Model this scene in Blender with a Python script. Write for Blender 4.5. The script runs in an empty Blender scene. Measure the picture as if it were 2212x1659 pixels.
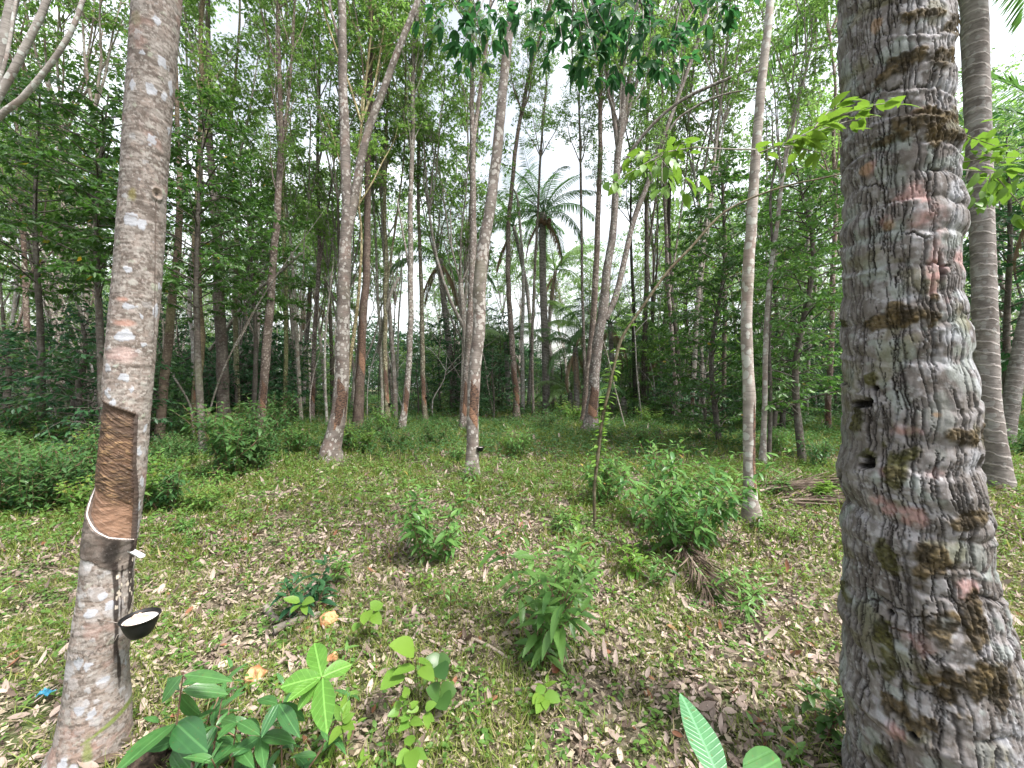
import bpy, math
import numpy as np
from mathutils import Vector, Matrix

S = bpy.context.scene
COL = S.collection
rng = np.random.default_rng(11)
F, CX, CY, HC = 833.0, 1106.0, 829.5, 1.5      # focal length and centre in photo pixels, eye height in metres


def gd(py):
    return F * HC / (py - CY)


def pt(px, py, d):
    return np.array([(px - CX) / F * d, d, HC - (py - CY) / F * d])


def rpx(w, px, d):
    return w * d / (2 * F) / math.sqrt(1 + ((px - CX) / F) ** 2)


def nrm(a):
    return a / np.maximum(np.linalg.norm(a, axis=-1, keepdims=True), 1e-9)


# ------------------------------------------------------------------ noise
_pr = np.random.default_rng(2024)
PERM = _pr.permutation(65536).astype(np.int32)
RTAB = _pr.random(65536).astype(np.float32)


def vnoise(p, seed=0):
    p = np.asarray(p, float)
    p = p.astype(np.float32)
    i = np.floor(p)
    f = p - i
    f = f * f * (3 - 2 * f)
    i = i.astype(np.int32)
    x, y, z = i[..., 0], i[..., 1], i[..., 2]
    a, b, c = f[..., 0], f[..., 1], f[..., 2]
    sx = seed * 131
    X0, X1 = PERM[(x + sx) & 0xffff], PERM[(x + sx + 1) & 0xffff]

    def row(X, dy):
        Y = PERM[(X + y + dy) & 0xffff]
        g0, g1 = RTAB[(Y + z) & 0xffff], RTAB[(Y + z + 1) & 0xffff]
        return g0 + (g1 - g0) * c
    u0, u1 = row(X0, 0), row(X0, 1); v0, v1 = row(X1, 0), row(X1, 1)
    u = u0 + (u1 - u0) * b; v = v0 + (v1 - v0) * b
    return (u + (v - u) * a).astype(np.float64)


def fbm(p, octv=4, seed=0):
    p = np.asarray(p, float)
    v, a, t = 0, 0.5, 0
    for k in range(octv):
        v = v + a * vnoise(p * (2 ** k), seed + k * 17)
        t += a
        a *= 0.5
    return v / t


def gh(x, y):
    x = np.asarray(x, float); y = np.asarray(y, float)
    p = np.stack([x, y, np.zeros_like(x)], -1)
    return (vnoise(p * 0.55, 3) - .5) * 0.10 + (vnoise(p * 1.9, 4) - .5) * 0.035


# ------------------------------------------------------------------ mesh building
def mk_mesh(name, V, T, mat, attrs=None, smooth=False, cols=None):
    V = np.ascontiguousarray(V, np.float32); T = np.ascontiguousarray(T, np.int32)
    k = T.shape[1]
    me = bpy.data.meshes.new(name)
    me.vertices.add(len(V)); me.vertices.foreach_set('co', V.ravel())
    me.loops.add(T.size); me.loops.foreach_set('vertex_index', T.ravel())
    me.polygons.add(len(T)); me.polygons.foreach_set('loop_start', np.arange(0, T.size, k, dtype=np.int32))
    me.update(calc_edges=True)
    if smooth:
        me.polygons.foreach_set('use_smooth', np.ones(len(T), bool))
    for n, a in (attrs or {}).items():
        at = me.attributes.new(n, 'FLOAT', 'POINT'); at.data.foreach_set('value', np.ascontiguousarray(a, np.float32))
    if cols is not None:
        at = me.attributes.new('col', 'FLOAT_COLOR', 'POINT')
        c = np.ones((len(V), 4), np.float32); c[:, :3] = cols
        at.data.foreach_set('color', c.ravel())
    me.materials.append(mat)
    return me


def ob(name, me, parent=None, loc=None, rz=0, sc=1, color=None, label=None, rot=None):
    o = bpy.data.objects.new(name, me); COL.objects.link(o)
    if parent is not None: o.parent = parent
    if loc is not None: o.location = loc
    if rot is not None: o.rotation_euler = rot
    elif rz: o.rotation_euler = (0, 0, rz)
    if sc != 1: o.scale = (sc, sc, sc) if np.isscalar(sc) else sc
    if color is not None: o.color = (*color, 1)
    if label: o['label'] = label
    return o


def thing(name, label, cat, loc=(0, 0, 0), group=None, me=None, rz=0, sc=1):
    o = ob(name, me, None, loc, rz, sc)
    o['label'] = label; o['category'] = cat
    if group: o['group'] = group
    return o


def kind(o, k, label=None):
    o['kind'] = k
    if label: o['label'] = label
    return o


def merge(parts):
    Vs, Ts, n = [], [], 0
    for V, T in parts:
        Vs.append(V); Ts.append(T + n); n += len(V)
    return np.concatenate(Vs), np.concatenate(Ts)


def resample(P, R, step):
    P = np.asarray(P, float); R = np.asarray(R, float)
    if len(P) < 2: return P, R
    Q, U = [], []
    E = np.concatenate([[2 * P[0] - P[1]], P, [2 * P[-1] - P[-2]]])
    for i in range(len(P) - 1):
        p0, p1, p2, p3 = E[i:i + 4]
        m = max(1, int(np.linalg.norm(p2 - p1) / step))
        for t in np.arange(m) / m:
            Q.append(.5 * ((2 * p1) + (-p0 + p2) * t + (2 * p0 - 5 * p1 + 4 * p2 - p3) * t * t + (-p0 + 3 * p1 - 3 * p2 + p3) * t ** 3))
            U.append(R[i] * (1 - t) + R[i + 1] * t)
    Q.append(P[-1]); U.append(R[-1])
    return np.array(Q), np.array(U)


def tube(P, R, n=8, wob=0.08, step=None, seed=0, knots=0.0):
    P = np.asarray(P, float); R = np.asarray(R, float)
    if step: P, R = resample(P, R, step)
    K = len(P)
    t = nrm(np.gradient(P, axis=0))
    mean = np.abs(nrm((P[-1] - P[0])[None])[0])
    ref = np.eye(3)[np.argmin(mean)]
    u = nrm(np.cross(t, ref)); v = np.cross(t, u)
    a = np.arange(n) / n * 2 * np.pi
    rr = R[:, None] * np.ones((1, n))
    ring = np.cos(a)[None, :, None] * u[:, None] + np.sin(a)[None, :, None] * v[:, None]
    if wob:
        q = P[:, None] + ring * rr[..., None]
        rr = rr * (1 + wob * 2 * (vnoise(q * 6 + seed * 3.1, 5) - .5) + wob * 1.5 * (vnoise(q * 17 + seed, 6) - .5))
    V = P[:, None] + ring * rr[..., None]
    V = V.reshape(-1, 3)
    i = np.arange(K - 1)[:, None] * n; j = np.arange(n)[None]; j2 = (j + 1) % n
    A, B, C, D = i + j, i + j2, i + n + j2, i + n + j
    T = np.concatenate([np.stack([A, B, C], -1).reshape(-1, 3), np.stack([A, C, D], -1).reshape(-1, 3)])
    V = np.concatenate([V, P[-1:] + t[-1:] * R[-1]])
    e = (K - 1) * n
    cap = np.stack([e + np.arange(n), e + (np.arange(n) + 1) % n, np.full(n, len(V) - 1)], -1)
    return V, np.concatenate([T, cap])


def leaves(pos, d, up, L, W, n=1, droop=0.2, fold=0.3, prof=None, var=None, extra=False, twist=None):
    """n inner stations; n == 1 gives a folded diamond"""
    pos = np.asarray(pos, float); N = len(pos)
    d = nrm(np.asarray(d, float)); up = np.broadcast_to(np.asarray(up, float), d.shape)
    L = np.broadcast_to(np.asarray(L, float), (N,)); W = np.broadcast_to(np.asarray(W, float), (N,))
    droop = np.broadcast_to(np.asarray(droop, float), (N,))
    if var is None: var = rng.random(N)
    side = np.cross(d, up)
    bad = np.linalg.norm(side, axis=1) < 1e-3
    side[bad] = np.cross(d[bad], [1, .3, 0]); side = nrm(side)
    nn = np.cross(side, d)
    if twist is not None:
        c, s = np.cos(twist)[:, None], np.sin(twist)[:, None]
        side, nn = side * c + nn * s, nn * c - side * s

    def at(t):
        return pos + d * (L * t)[:, None] - nn * (L * droop * t * t)[:, None]
    if n == 1:
        tm = 0.45
        m = at(tm); h = (W / 2)[:, None]
        V = np.stack([pos, m + side * h + nn * h * fold, m - side * h + nn * h * fold, at(1.0)], 1)
        T = np.array([[0, 1, 3], [0, 3, 2]])
        tt = np.array([0, tm, tm, 1.]); ss = np.array([0, 1, -1, 0.])
    else:
        ts = np.arange(1, n + 1) / (n + 1)
        pf = np.sin(np.pi * ts ** 0.85) ** 0.8 if prof is None else np.interp(ts, np.linspace(0, 1, len(prof)), prof)
        cols = [pos]; tt = [0.]; ss = [0.]
        for t, p in zip(ts, pf):
            m = at(t); h = (W / 2 * p)[:, None]
            cols += [m + side * h + nn * h * fold, m, m - side * h + nn * h * fold]
            tt += [t, t, t]; ss += [p, 0, -p]
        cols.append(at(1.0)); tt.append(1.); ss.append(0.)
        V = np.stack(cols, 1)
        T = [[0, 1, 2], [0, 2, 3]]
        for k in range(n - 1):
            b = 1 + 3 * k
            T += [[b, b + 3, b + 4], [b, b + 4, b + 1], [b + 1, b + 4, b + 5], [b + 1, b + 5, b + 2]]
        b = 1 + 3 * (n - 1); e = 3 * n + 1
        T += [[b, e, b + 1], [b + 1, e, b + 2]]
        T = np.array(T); tt = np.array(tt); ss = np.array(ss)
    m = V.shape[1]
    TT = (T[None] + (np.arange(N) * m)[:, None, None]).reshape(-1, 3)
    at_ = {'var': np.repeat(var, m)}
    if extra:
        at_['lt'] = np.tile(tt, N); at_['ls'] = np.tile(ss, N)
    return V.reshape(-1, 3), TT, at_


def cat_leaves(parts):
    V, T = merge([(p[0], p[1]) for p in parts])
    ks = parts[0][2].keys()
    return V, T, {k: np.concatenate([p[2][k] for p in parts]) for k in ks}


def rdir(N, zmin=-1, zmax=1, r=None):
    r = r or rng
    a = r.random(N) * 2 * np.pi; z = zmin + (zmax - zmin) * r.random(N)
    h = np.sqrt(np.maximum(0, 1 - z * z))
    return np.stack([np.cos(a) * h, np.sin(a) * h, z], -1)


# ------------------------------------------------------------------ materials
def new_mat(name):
    m = bpy.data.materials.new(name); m.use_nodes = True
    nt = m.node_tree; nt.nodes.clear()
    return m, nt, nt.nodes.new('ShaderNodeOutputMaterial')


class NB:
    def __init__(s, nt): s.nt = nt
    def n(s, t, **k):
        nd = s.nt.nodes.new('ShaderNode' + t)
        for a, v in k.items(): setattr(nd, a, v)
        return nd
    def l(s, a, b): s.nt.links.new(a, b)
    def set(s, sock, v):
        if hasattr(v, 'links') or hasattr(v, 'is_linked'): s.l(v, sock)
        else: sock.default_value = v
    def math(s, op, a, b=0.0, clamp=False):
        m = s.n('Math', operation=op, use_clamp=clamp); s.set(m.inputs[0], a); s.set(m.inputs[1], b); return m.outputs[0]
    def mix(s, f, a, b, mode='MIX'):
        m = s.n('MixRGB', blend_type=mode)
        s.set(m.inputs[0], f)
        for i, v in ((1, a), (2, b)):
            if isinstance(v, tuple): m.inputs[i].default_value = (*v, 1)
            else: s.l(v, m.inputs[i])
        return m.outputs[0]
    def ramp(s, f, a, b):
        m = s.n('MapRange'); m.interpolation_type = 'SMOOTHSTEP'
        s.set(m.inputs[0], f); m.inputs[1].default_value = a; m.inputs[2].default_value = b
        return m.outputs[0]
    def noise(s, vec, scale, detail=4, rough=.55, dist=0):
        m = s.n('TexNoise'); m.inputs['Scale'].default_value = scale; m.inputs['Detail'].default_value = detail
        m.inputs['Roughness'].default_value = rough; m.inputs['Distortion'].default_value = dist
        s.l(vec, m.inputs['Vector']); return m.outputs['Fac']
    def mapping(s, vec, sc, loc=None):
        m = s.n('Mapping'); m.inputs['Scale'].default_value = sc; s.l(vec, m.inputs['Vector'])
        if loc is not None: s.l(loc, m.inputs['Location'])
        return m.outputs[0]
    def attr(s, name, out='Fac'):
        return s.n('Attribute', attribute_name=name).outputs[out]
    def coords(s):
        tc = s.n('TexCoord'); oi = s.n('ObjectInfo')
        r = s.math('MULTIPLY', oi.outputs['Random'], 37.0)
        va = s.n('VectorMath', operation='ADD'); s.l(tc.outputs['Object'], va.inputs[0])
        cx = s.n('CombineXYZ'); s.l(r, cx.inputs[0]); s.l(r, cx.inputs[1]); s.l(r, cx.inputs[2])
        s.l(cx.outputs[0], va.inputs[1])
        return va.outputs[0], oi
    def bump(s, h, strength=.4, dist=.01):
        b = s.n('Bump'); b.inputs['Strength'].default_value = strength; b.inputs['Distance'].default_value = dist
        s.l(h, b.inputs['Height']); return b.outputs[0]


def leaf_mat(name, dark, light, trans, tamt=.35, rough=.45, spec=.4, odd=None, veins=False, hue=.25):
    m, nt, out = new_mat(name); b = NB(nt)
    var = b.attr('var'); oi = b.n('ObjectInfo')
    c = b.mix(var, dark, light)
    c = b.mix(b.math('MULTIPLY', oi.outputs['Random'], hue), c, tuple(min(1, x * y) for x, y in zip(light, (1.35, 1.05, .7))))
    if odd: c = b.mix(b.ramp(var, odd[1], odd[1] + .005), c, odd[0])
    nrml = None
    if veins:
        lt, ls = b.attr('lt'), b.math('ABSOLUTE', b.attr('ls'))
        mid = b.math('SUBTRACT', 1.0, b.ramp(ls, .03, .10))
        if veins == 'long':      # veins running the length of the blade
            sv = b.math('SUBTRACT', 1.0, b.ramp(b.math('ABSOLUTE', b.math('SUBTRACT', ls, .48)), .02, .09))
        else:
            w = b.math('FRACT', b.math('SUBTRACT', b.math('MULTIPLY', lt, float(veins)), b.math('MULTIPLY', ls, 1.6)))
            sv = b.math('SUBTRACT', 1.0, b.ramp(b.math('ABSOLUTE', b.math('SUBTRACT', w, .5)), .03, .15))
        tc = b.n('TexCoord').outputs['Object']
        c = b.mix(b.math('MULTIPLY', b.ramp(b.noise(tc, 35, 3), .4, .7), .35), c, tuple(x * .6 for x in dark))
        k_ = .09 if veins == 'long' else .20
        c = b.mix(b.math('MULTIPLY', sv, k_), c, tuple(min(1, x * 1.7 + .02) for x in light))
        c = b.mix(b.math('MULTIPLY', mid, .28 if veins == 'long' else .5), c, tuple(min(1, x * 2.2 + .04) for x in light))
        c = b.mix(b.math('MULTIPLY', b.ramp(b.noise(tc, 95, 2), .66, .72), .7), c, (.13, .10, .035))
        nrml = b.bump(b.math('MAXIMUM', mid, b.math('MULTIPLY', sv, .7)), .35, .002)
    p = b.n('BsdfPrincipled'); b.l(c, p.inputs['Base Color']); p.inputs['Roughness'].default_value = rough
    p.inputs['Specular IOR Level'].default_value = spec
    t = b.n('BsdfTranslucent')
    tcn = b.mix(.5, c, trans); b.l(tcn, t.inputs['Color'])
    if nrml: b.l(nrml, p.inputs['Normal'])
    mx = b.n('MixShader'); mx.inputs[0].default_value = tamt
    b.l(p.outputs[0], mx.inputs[1]); b.l(t.outputs[0], mx.inputs[2]); b.l(mx.outputs[0], out.inputs[0])
    return m


def bark_mat(name, c1, c2, lichen=(.40, .40, .385), lamt=.6, moss=.25, streak=60.0, spot=16.0, red=.12, bumpd=.008, rings=0.0):
    m, nt, out = new_mat(name); b = NB(nt)
    v, oi = b.coords()
    n1 = b.noise(v, 5, 5, .6)
    st = b.noise(b.mapping(v, (6, 6, streak)), 1, 3, .6)
    c = b.mix(b.ramp(n1, .3, .7), c1, c2)
    c = b.mix(b.math('MULTIPLY', b.ramp(st, .45, .7), .55), c, tuple(x * .45 for x in c1))
    rd = b.ramp(b.noise(v, 3.1, 3), .52, .68)
    c = b.mix(b.math('MULTIPLY', rd, red), c, (.33, .17, .13))
    vo = b.n('TexVoronoi'); vo.inputs['Scale'].default_value = spot
    wv = b.n('TexNoise'); wv.inputs['Scale'].default_value = 14; b.l(v, wv.inputs['Vector'])
    wm = b.n('MixRGB'); wm.inputs[0].default_value = .06; b.l(v, wm.inputs[1]); b.l(wv.outputs['Color'], wm.inputs[2])
    b.l(b.mapping(wm.outputs[0], (1, 1, .8)), vo.inputs['Vector'])
    sz = b.math('MULTIPLY', b.noise(v, 2.2, 2), .85)
    sp = b.math('SUBTRACT', 1.0, b.ramp(b.math('SUBTRACT', vo.outputs['Distance'], sz), -.10, -.04))
    c = b.mix(b.math('MULTIPLY', sp, lamt), c, lichen)
    ms = b.ramp(b.noise(v, 1.7, 4, .65), .54, .72)
    c = b.mix(b.math('MULTIPLY', ms, moss), c, (.09, .12, .045))
    rg = None
    if rings:
        sep = b.n('SeparateXYZ'); b.l(v, sep.inputs[0])
        zz = b.math('ADD', b.math('MULTIPLY', sep.outputs[2], rings), b.math('MULTIPLY', n1, 1.1))
        zz = b.math('ADD', zz, b.math('MULTIPLY', sep.outputs[0], 2.2))
        rg = b.math('SUBTRACT', 1.0, b.ramp(b.math('ABSOLUTE', b.math('SUBTRACT', b.math('FRACT', zz), .5)), .02, .12))
        c = b.mix(b.math('MULTIPLY', rg, .55), c, tuple(min(.6, x * 1.7) for x in c2))
    c = b.mix(1.0, c, oi.outputs['Color'], 'MULTIPLY')
    fine = b.noise(b.mapping(v, (30, 30, 70)), 1, 4, .7)
    h = b.math('ADD', b.math('MULTIPLY', fine, .5), b.math('ADD', st, b.math('MULTIPLY', sp, .15)))
    if rg: h = b.math('ADD', h, rg)
    p = b.n('BsdfPrincipled'); b.l(c, p.inputs['Base Color']); p.inputs['Roughness'].default_value = .85
    p.inputs['Specular IOR Level'].default_value = .2
    b.l(b.bump(h, .5, bumpd), p.inputs['Normal']); b.l(p.outputs[0], out.inputs[0])
    return m


def plain_mat(name, c1, c2, scale=20, stretch=(1, 1, 1), rough=.7, spec=.3, bumpd=.003, lo=.35, hi=.65):
    m, nt, out = new_mat(name); b = NB(nt)
    v, oi = b.coords()
    f = b.noise(b.mapping(v, stretch), scale, 5, .62, .3)
    c = b.mix(b.ramp(f, lo, hi), c1, c2)
    p = b.n('BsdfPrincipled'); b.l(c, p.inputs['Base Color']); p.inputs['Roughness'].default_value = rough
    p.inputs['Specular IOR Level'].default_value = spec
    b.l(b.bump(f, .5, bumpd), p.inputs['Normal']); b.l(p.outputs[0], out.inputs[0])
    return m


def vcol_mat(name, bumpd=.004, fs=(60, 60, 60), rough=.85):
    """colour from the mesh's own bark pattern, fine grain on top"""
    m, nt, out = new_mat(name); b = NB(nt)
    tc = b.n('TexCoord').outputs['Object']
    f = b.noise(b.mapping(tc, fs), 1, 6, .7); f2 = b.noise(tc, 130, 4, .7)
    c = b.attr('col', 'Color')
    c = b.mix(b.math('MULTIPLY', b.ramp(f, .35, .75), .45), c, b.mix(.55, c, (.05, .04, .035)))
    c = b.mix(b.math('MULTIPLY', b.ramp(f2, .55, .75), .25), c, b.mix(.5, c, (.6, .58, .55)))
    p = b.n('BsdfPrincipled'); b.l(c, p.inputs['Base Color']); p.inputs['Roughness'].default_value = rough
    p.inputs['Specular IOR Level'].default_value = .2
    b.l(b.bump(b.math('ADD', f, b.math('MULTIPLY', f2, .4)), .6, bumpd), p.inputs['Normal'])
    b.l(p.outputs[0], out.inputs[0])
    return m


M = {}
M['rubber_leaf'] = leaf_mat('rubber_leaf', (.034, .088, .026), (.075, .155, .036), (.16, .36, .04), .46, .42, .4, ((.30, .20, .03), .994))
M['canopy_leaf'] = leaf_mat('canopy_leaf', (.042, .115, .036), (.115, .21, .060), (.36, .62, .12), .58, .5, .35, ((.28, .2, .04), .994))
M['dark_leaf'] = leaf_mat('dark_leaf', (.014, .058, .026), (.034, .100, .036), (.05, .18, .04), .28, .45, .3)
M['hang_leaf'] = leaf_mat('hang_leaf', (.016, .066, .030), (.038, .115, .042), (.07, .26, .06), .42, .5, .25)
M['broad_leaf'] = leaf_mat('broad_leaf', (.024, .072, .022), (.062, .138, .032), (.12, .30, .03), .40, .38, .45, ((.36, .22, .02), .993))
M['lance_leaf'] = leaf_mat('lance_leaf', (.050, .140, .042), (.125, .25, .062), (.17, .40, .05), .38, .40, .45, ((.30, .22, .05), .988))
M['thicket_shade_leaf'] = leaf_mat('thicket_shade_leaf', (.028, .086, .033), (.070, .150, .044), (.11, .28, .05), .34, .42, .4)  # deep weed green, the shade at left and far put into its colour
M['palm_sun_tint'] = leaf_mat('palm_sun_tint', (.095, .19, .060), (.18, .29, .10), (.26, .44, .10), .38, .35, .5)  # lighter palm leaf: sunlight on the fronds in the gap is painted in
M['lime_leaf'] = leaf_mat('lime_leaf', (.080, .185, .028), (.130, .245, .040), (.24, .42, .04), .38, .45, .4, hue=.4)
M['fore_leaf'] = leaf_mat('fore_leaf', (.030, .105, .034), (.062, .165, .045), (.12, .30, .05), .3, .33, .5, veins='long')
M['star_leaf'] = leaf_mat('star_leaf', (.075, .200, .030), (.105, .240, .040), (.22, .42, .05), .34, .4, .4, veins=7)
M['mango_leaf'] = leaf_mat('mango_leaf', (.060, .190, .085), (.080, .210, .095), (.12, .34, .08), .25, .33, .5, veins=16)
M['palm_leaf'] = leaf_mat('palm_leaf', (.034, .095, .036), (.075, .155, .055), (.16, .36, .06), .40, .5, .25)
M['dead_dark'] = leaf_mat('dead_dark', (.045, .030, .024), (.20, .150, .115), (.12, .08, .06), .08, .7, .2, hue=0)
M['dead_palm'] = leaf_mat('dead_palm', (.15, .105, .07), (.24, .18, .125), (.2, .14, .08), .15, .7, .2)
M['grass'] = leaf_mat('grass', (.120, .180, .032), (.300, .345, .095), (.34, .46, .08), .42, .5, .3, ((.40, .34, .18), .84), hue=0)
M['herb'] = leaf_mat('herb', (.065, .150, .036), (.160, .270, .060), (.24, .44, .06), .42, .45, .35, ((.22, .24, .05), .95), hue=0)
M['straw'] = leaf_mat('straw', (.12, .092, .060), (.43, .365, .270), (.35, .28, .16), .15, .7, .2, hue=0)
M['litter'] = leaf_mat('litter', (.11, .078, .060), (.42, .335, .290), (.30, .22, .15), .12, .6, .25, ((.20, .09, .05), .965), hue=0)
M['bark_rubber'] = bark_mat('bark_rubber', (.098, .084, .076), (.205, .186, .172))
M['bark_pale'] = bark_mat('bark_pale', (.185, .162, .148), (.33, .305, .285), (.42, .44, .42), .7, .14, 45, 13, .14)
M['bark_dark'] = bark_mat('bark_dark', (.060, .050, .044), (.12, .105, .09), (.25, .25, .22), .25, .35, 40, 18, .05, .012)
M['bark_twig'] = bark_mat('bark_twig', (.15, .128, .105), (.27, .245, .215), (.46, .46, .43), .4, .2, 50, 20, .1)
M['bark_palm'] = bark_mat('bark_palm', (.115, .098, .090), (.235, .212, .200), (.34, .34, .33), .35, .1, 30, 12, .04, .012, 6.5)
M['panel'] = plain_mat('panel', (.034, .024, .020), (.135, .080, .056), 16, (1.6, 1.6, 3.6), .8, .2, .010, .38, .62)
M['panel_fresh'] = plain_mat('panel_fresh', (.085, .046, .032), (.25, .140, .088), 16, (1.6, 1.6, 3.6), .7, .25, .008, .36, .62)
M['stem_green'] = plain_mat('stem_green', (.08, .10, .035), (.16, .17, .06), 20)
M['stem_brown'] = plain_mat('stem_brown', (.10, .055, .04), (.20, .12, .08), 20)
M['cup_black'] = plain_mat('cup_black', (.004, .004, .0045), (.010, .010, .010), 25, rough=.5, spec=.3, bumpd=.001)
M['latex'] = plain_mat('latex', (.50, .42, .38), (.66, .625, .60), 12, rough=.45, spec=.4, bumpd=.003)
M['latex_pink'] = plain_mat('latex_pink', (.40, .24, .175), (.56, .40, .325), 24, rough=.5, spec=.4, bumpd=.008)
M['wire'] = plain_mat('wire', (.10, .085, .07), (.22, .19, .17), 40, rough=.5, spec=.5)
M['steel'] = plain_mat('steel', (.45, .46, .47), (.62, .62, .62), 30, rough=.4, spec=.6)
M['black_sap'] = plain_mat('black_sap', (.012, .010, .009), (.06, .048, .04), 22, (3, 3, .5), .5, .4, .004)
M['husk'] = plain_mat('husk', (.20, .085, .035), (.50, .30, .155), 16, (1, 1, 1), .85, .2, .010)
M['dead_stick'] = plain_mat('dead_stick', (.22, .17, .13), (.42, .36, .30), 14, (6, 6, 1), .8, .2, .004)
M['log_grey'] = plain_mat('log_grey', (.10, .09, .075), (.22, .19, .165), 9, (1, 1, 1), .9, .2, .008)
M['brown_leaf'] = leaf_mat('brown_leaf', (.15, .045, .025), (.20, .070, .035), (.3, .08, .03), .2, .45, .4, hue=0)
M['blue_plastic'] = plain_mat('blue_plastic', (.015, .13, .22), (.045, .23, .33), 30, rough=.35, spec=.5)
M['vcol_rubber'] = vcol_mat('vcol_rubber', .0028, (70, 70, 120))
M['vcol_panel'] = vcol_mat('vcol_panel', .004, (30, 30, 130), .75)
M['vcol_coco'] = vcol_mat('vcol_coco', .004, (120, 120, 35), .9)


def soil_mat():
    m, nt, out = new_mat('soil'); b = NB(nt)
    v = b.n('TexCoord').outputs['Object']
    n1 = b.noise(v, 1.3, 6, .65); n2 = b.noise(v, 14, 5, .7); n3 = b.noise(v, .35, 4)
    c = b.mix(b.ramp(n2, .3, .7), (.035, .026, .019), (.10, .074, .055))
    vo = b.n('TexVoronoi'); vo.inputs['Scale'].default_value = 13; b.l(b.mapping(v, (1, 1.5, 1)), vo.inputs['Vector'])
    lf = b.n('SeparateColor'); b.l(vo.outputs['Color'], lf.inputs[0])
    c = b.mix(b.math('MULTIPLY', b.ramp(lf.outputs[0], .3, .4), .75), c, b.mix(lf.outputs[1], (.11, .080, .062), (.33, .26, .22)))
    c = b.mix(b.math('MULTIPLY', b.ramp(n1, .40, .62), .8), c, b.mix(n2, (.035, .07, .018), (.10, .145, .04)))
    c = b.mix(b.math('MULTIPLY', b.ramp(n3, .45, .65), .35), c, (.05, .085, .02))
    p = b.n('BsdfPrincipled'); b.l(c, p.inputs['Base Color']); p.inputs['Roughness'].default_value = .95
    p.inputs['Specular IOR Level'].default_value = .1
    b.l(b.bump(b.math('ADD', n2, vo.outputs['Distance']), .8, .03), p.inputs['Normal']); b.l(p.outputs[0], out.inputs[0])
    return m


M['soil'] = soil_mat()
M['dark_soil'] = plain_mat('dark_soil', (.018, .014, .011), (.075, .055, .042), 22, (1, 1, 1), .95, .1, .02)
# ------------------------------------------------------------------ big trunks close to the camera
def edge_trunk(edges, D, z0, z1, NH, NA):
    """rows of centre / radius from the outline of the trunk; a = angle round the trunk, 0 faces the camera, + to the right"""
    e = np.array(edges, float)
    z = np.linspace(z0, z1, NH)
    py = CY - (z - HC) * F / D
    xl, xr = np.interp(py, e[:, 0], e[:, 1]), np.interp(py, e[:, 0], e[:, 2])
    al, ar = np.arctan((xl - CX) / F), np.arctan((xr - CX) / F)
    phi, alf = (al + ar) / 2, (ar - al) / 2
    rho = D / np.cos(phi)
    r = rho * np.sin(alf)
    C = np.stack([rho * np.sin(phi), np.full(NH, D), z], 1)
    f = np.median(phi)
    tc = np.array([-math.sin(f), -math.cos(f), 0]); rt = np.array([math.cos(f), -math.sin(f), 0])
    a = -np.pi + np.arange(NA) / NA * 2 * np.pi
    return dict(z=z, py=py, C=C, r=r, tc=tc, rt=rt, a=a, xl=xl, xr=xr, D=D)


def surf(t, row, a, r):
    """points at fractional row index / angle / radius"""
    k = np.arange(len(t['z']))
    C = np.stack([np.interp(row, k, t['C'][:, i]) for i in range(3)], -1)
    return C + r[..., None] * (np.cos(a)[..., None] * t['tc'] + np.sin(a)[..., None] * t['rt'])


def grid_tris(NH, NA, wrap=True):
    i = np.arange(NH - 1)[:, None]
    j = np.arange(NA if wrap else NA - 1)[None]; j2 = (j + 1) % NA
    A, B, C, D = i * NA + j, i * NA + j2, (i + 1) * NA + j2, (i + 1) * NA + j
    return np.stack([A, B, C, D], -1).reshape(-1, 4)


def lerp3(c, col, m):
    return c * (1 - m[..., None]) + np.array(col) * m[..., None]


def sstep(x, a, b):
    t = np.clip((x - a) / (b - a), 0, 1); return t * t * (3 - 2 * t)


# ---- tapped rubber tree on the left
RE = [(-700, 330, 425), (-300, 305, 410), (0, 283, 393), (133, 275, 382), (267, 264, 371), (400, 256, 362), (533, 246, 356), (600, 241, 351), (653, 235, 348), (753, 225, 338),
      (853, 218, 330), (953, 205, 322), (1053, 195, 315), (1106, 184, 308), (1173, 174, 298), (1206, 172, 293), (1240, 168, 290), (1306, 160, 289),
      (1373, 148, 284), (1440, 138, 280), (1506, 128, 283), (1573, 110, 288), (1620, 84, 290), (1655, 50, 296), (1700, 5, 306)]
RD = 1.58
rt_ = edge_trunk(RE, RD, -0.12, 3.4, 820, 260)


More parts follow.
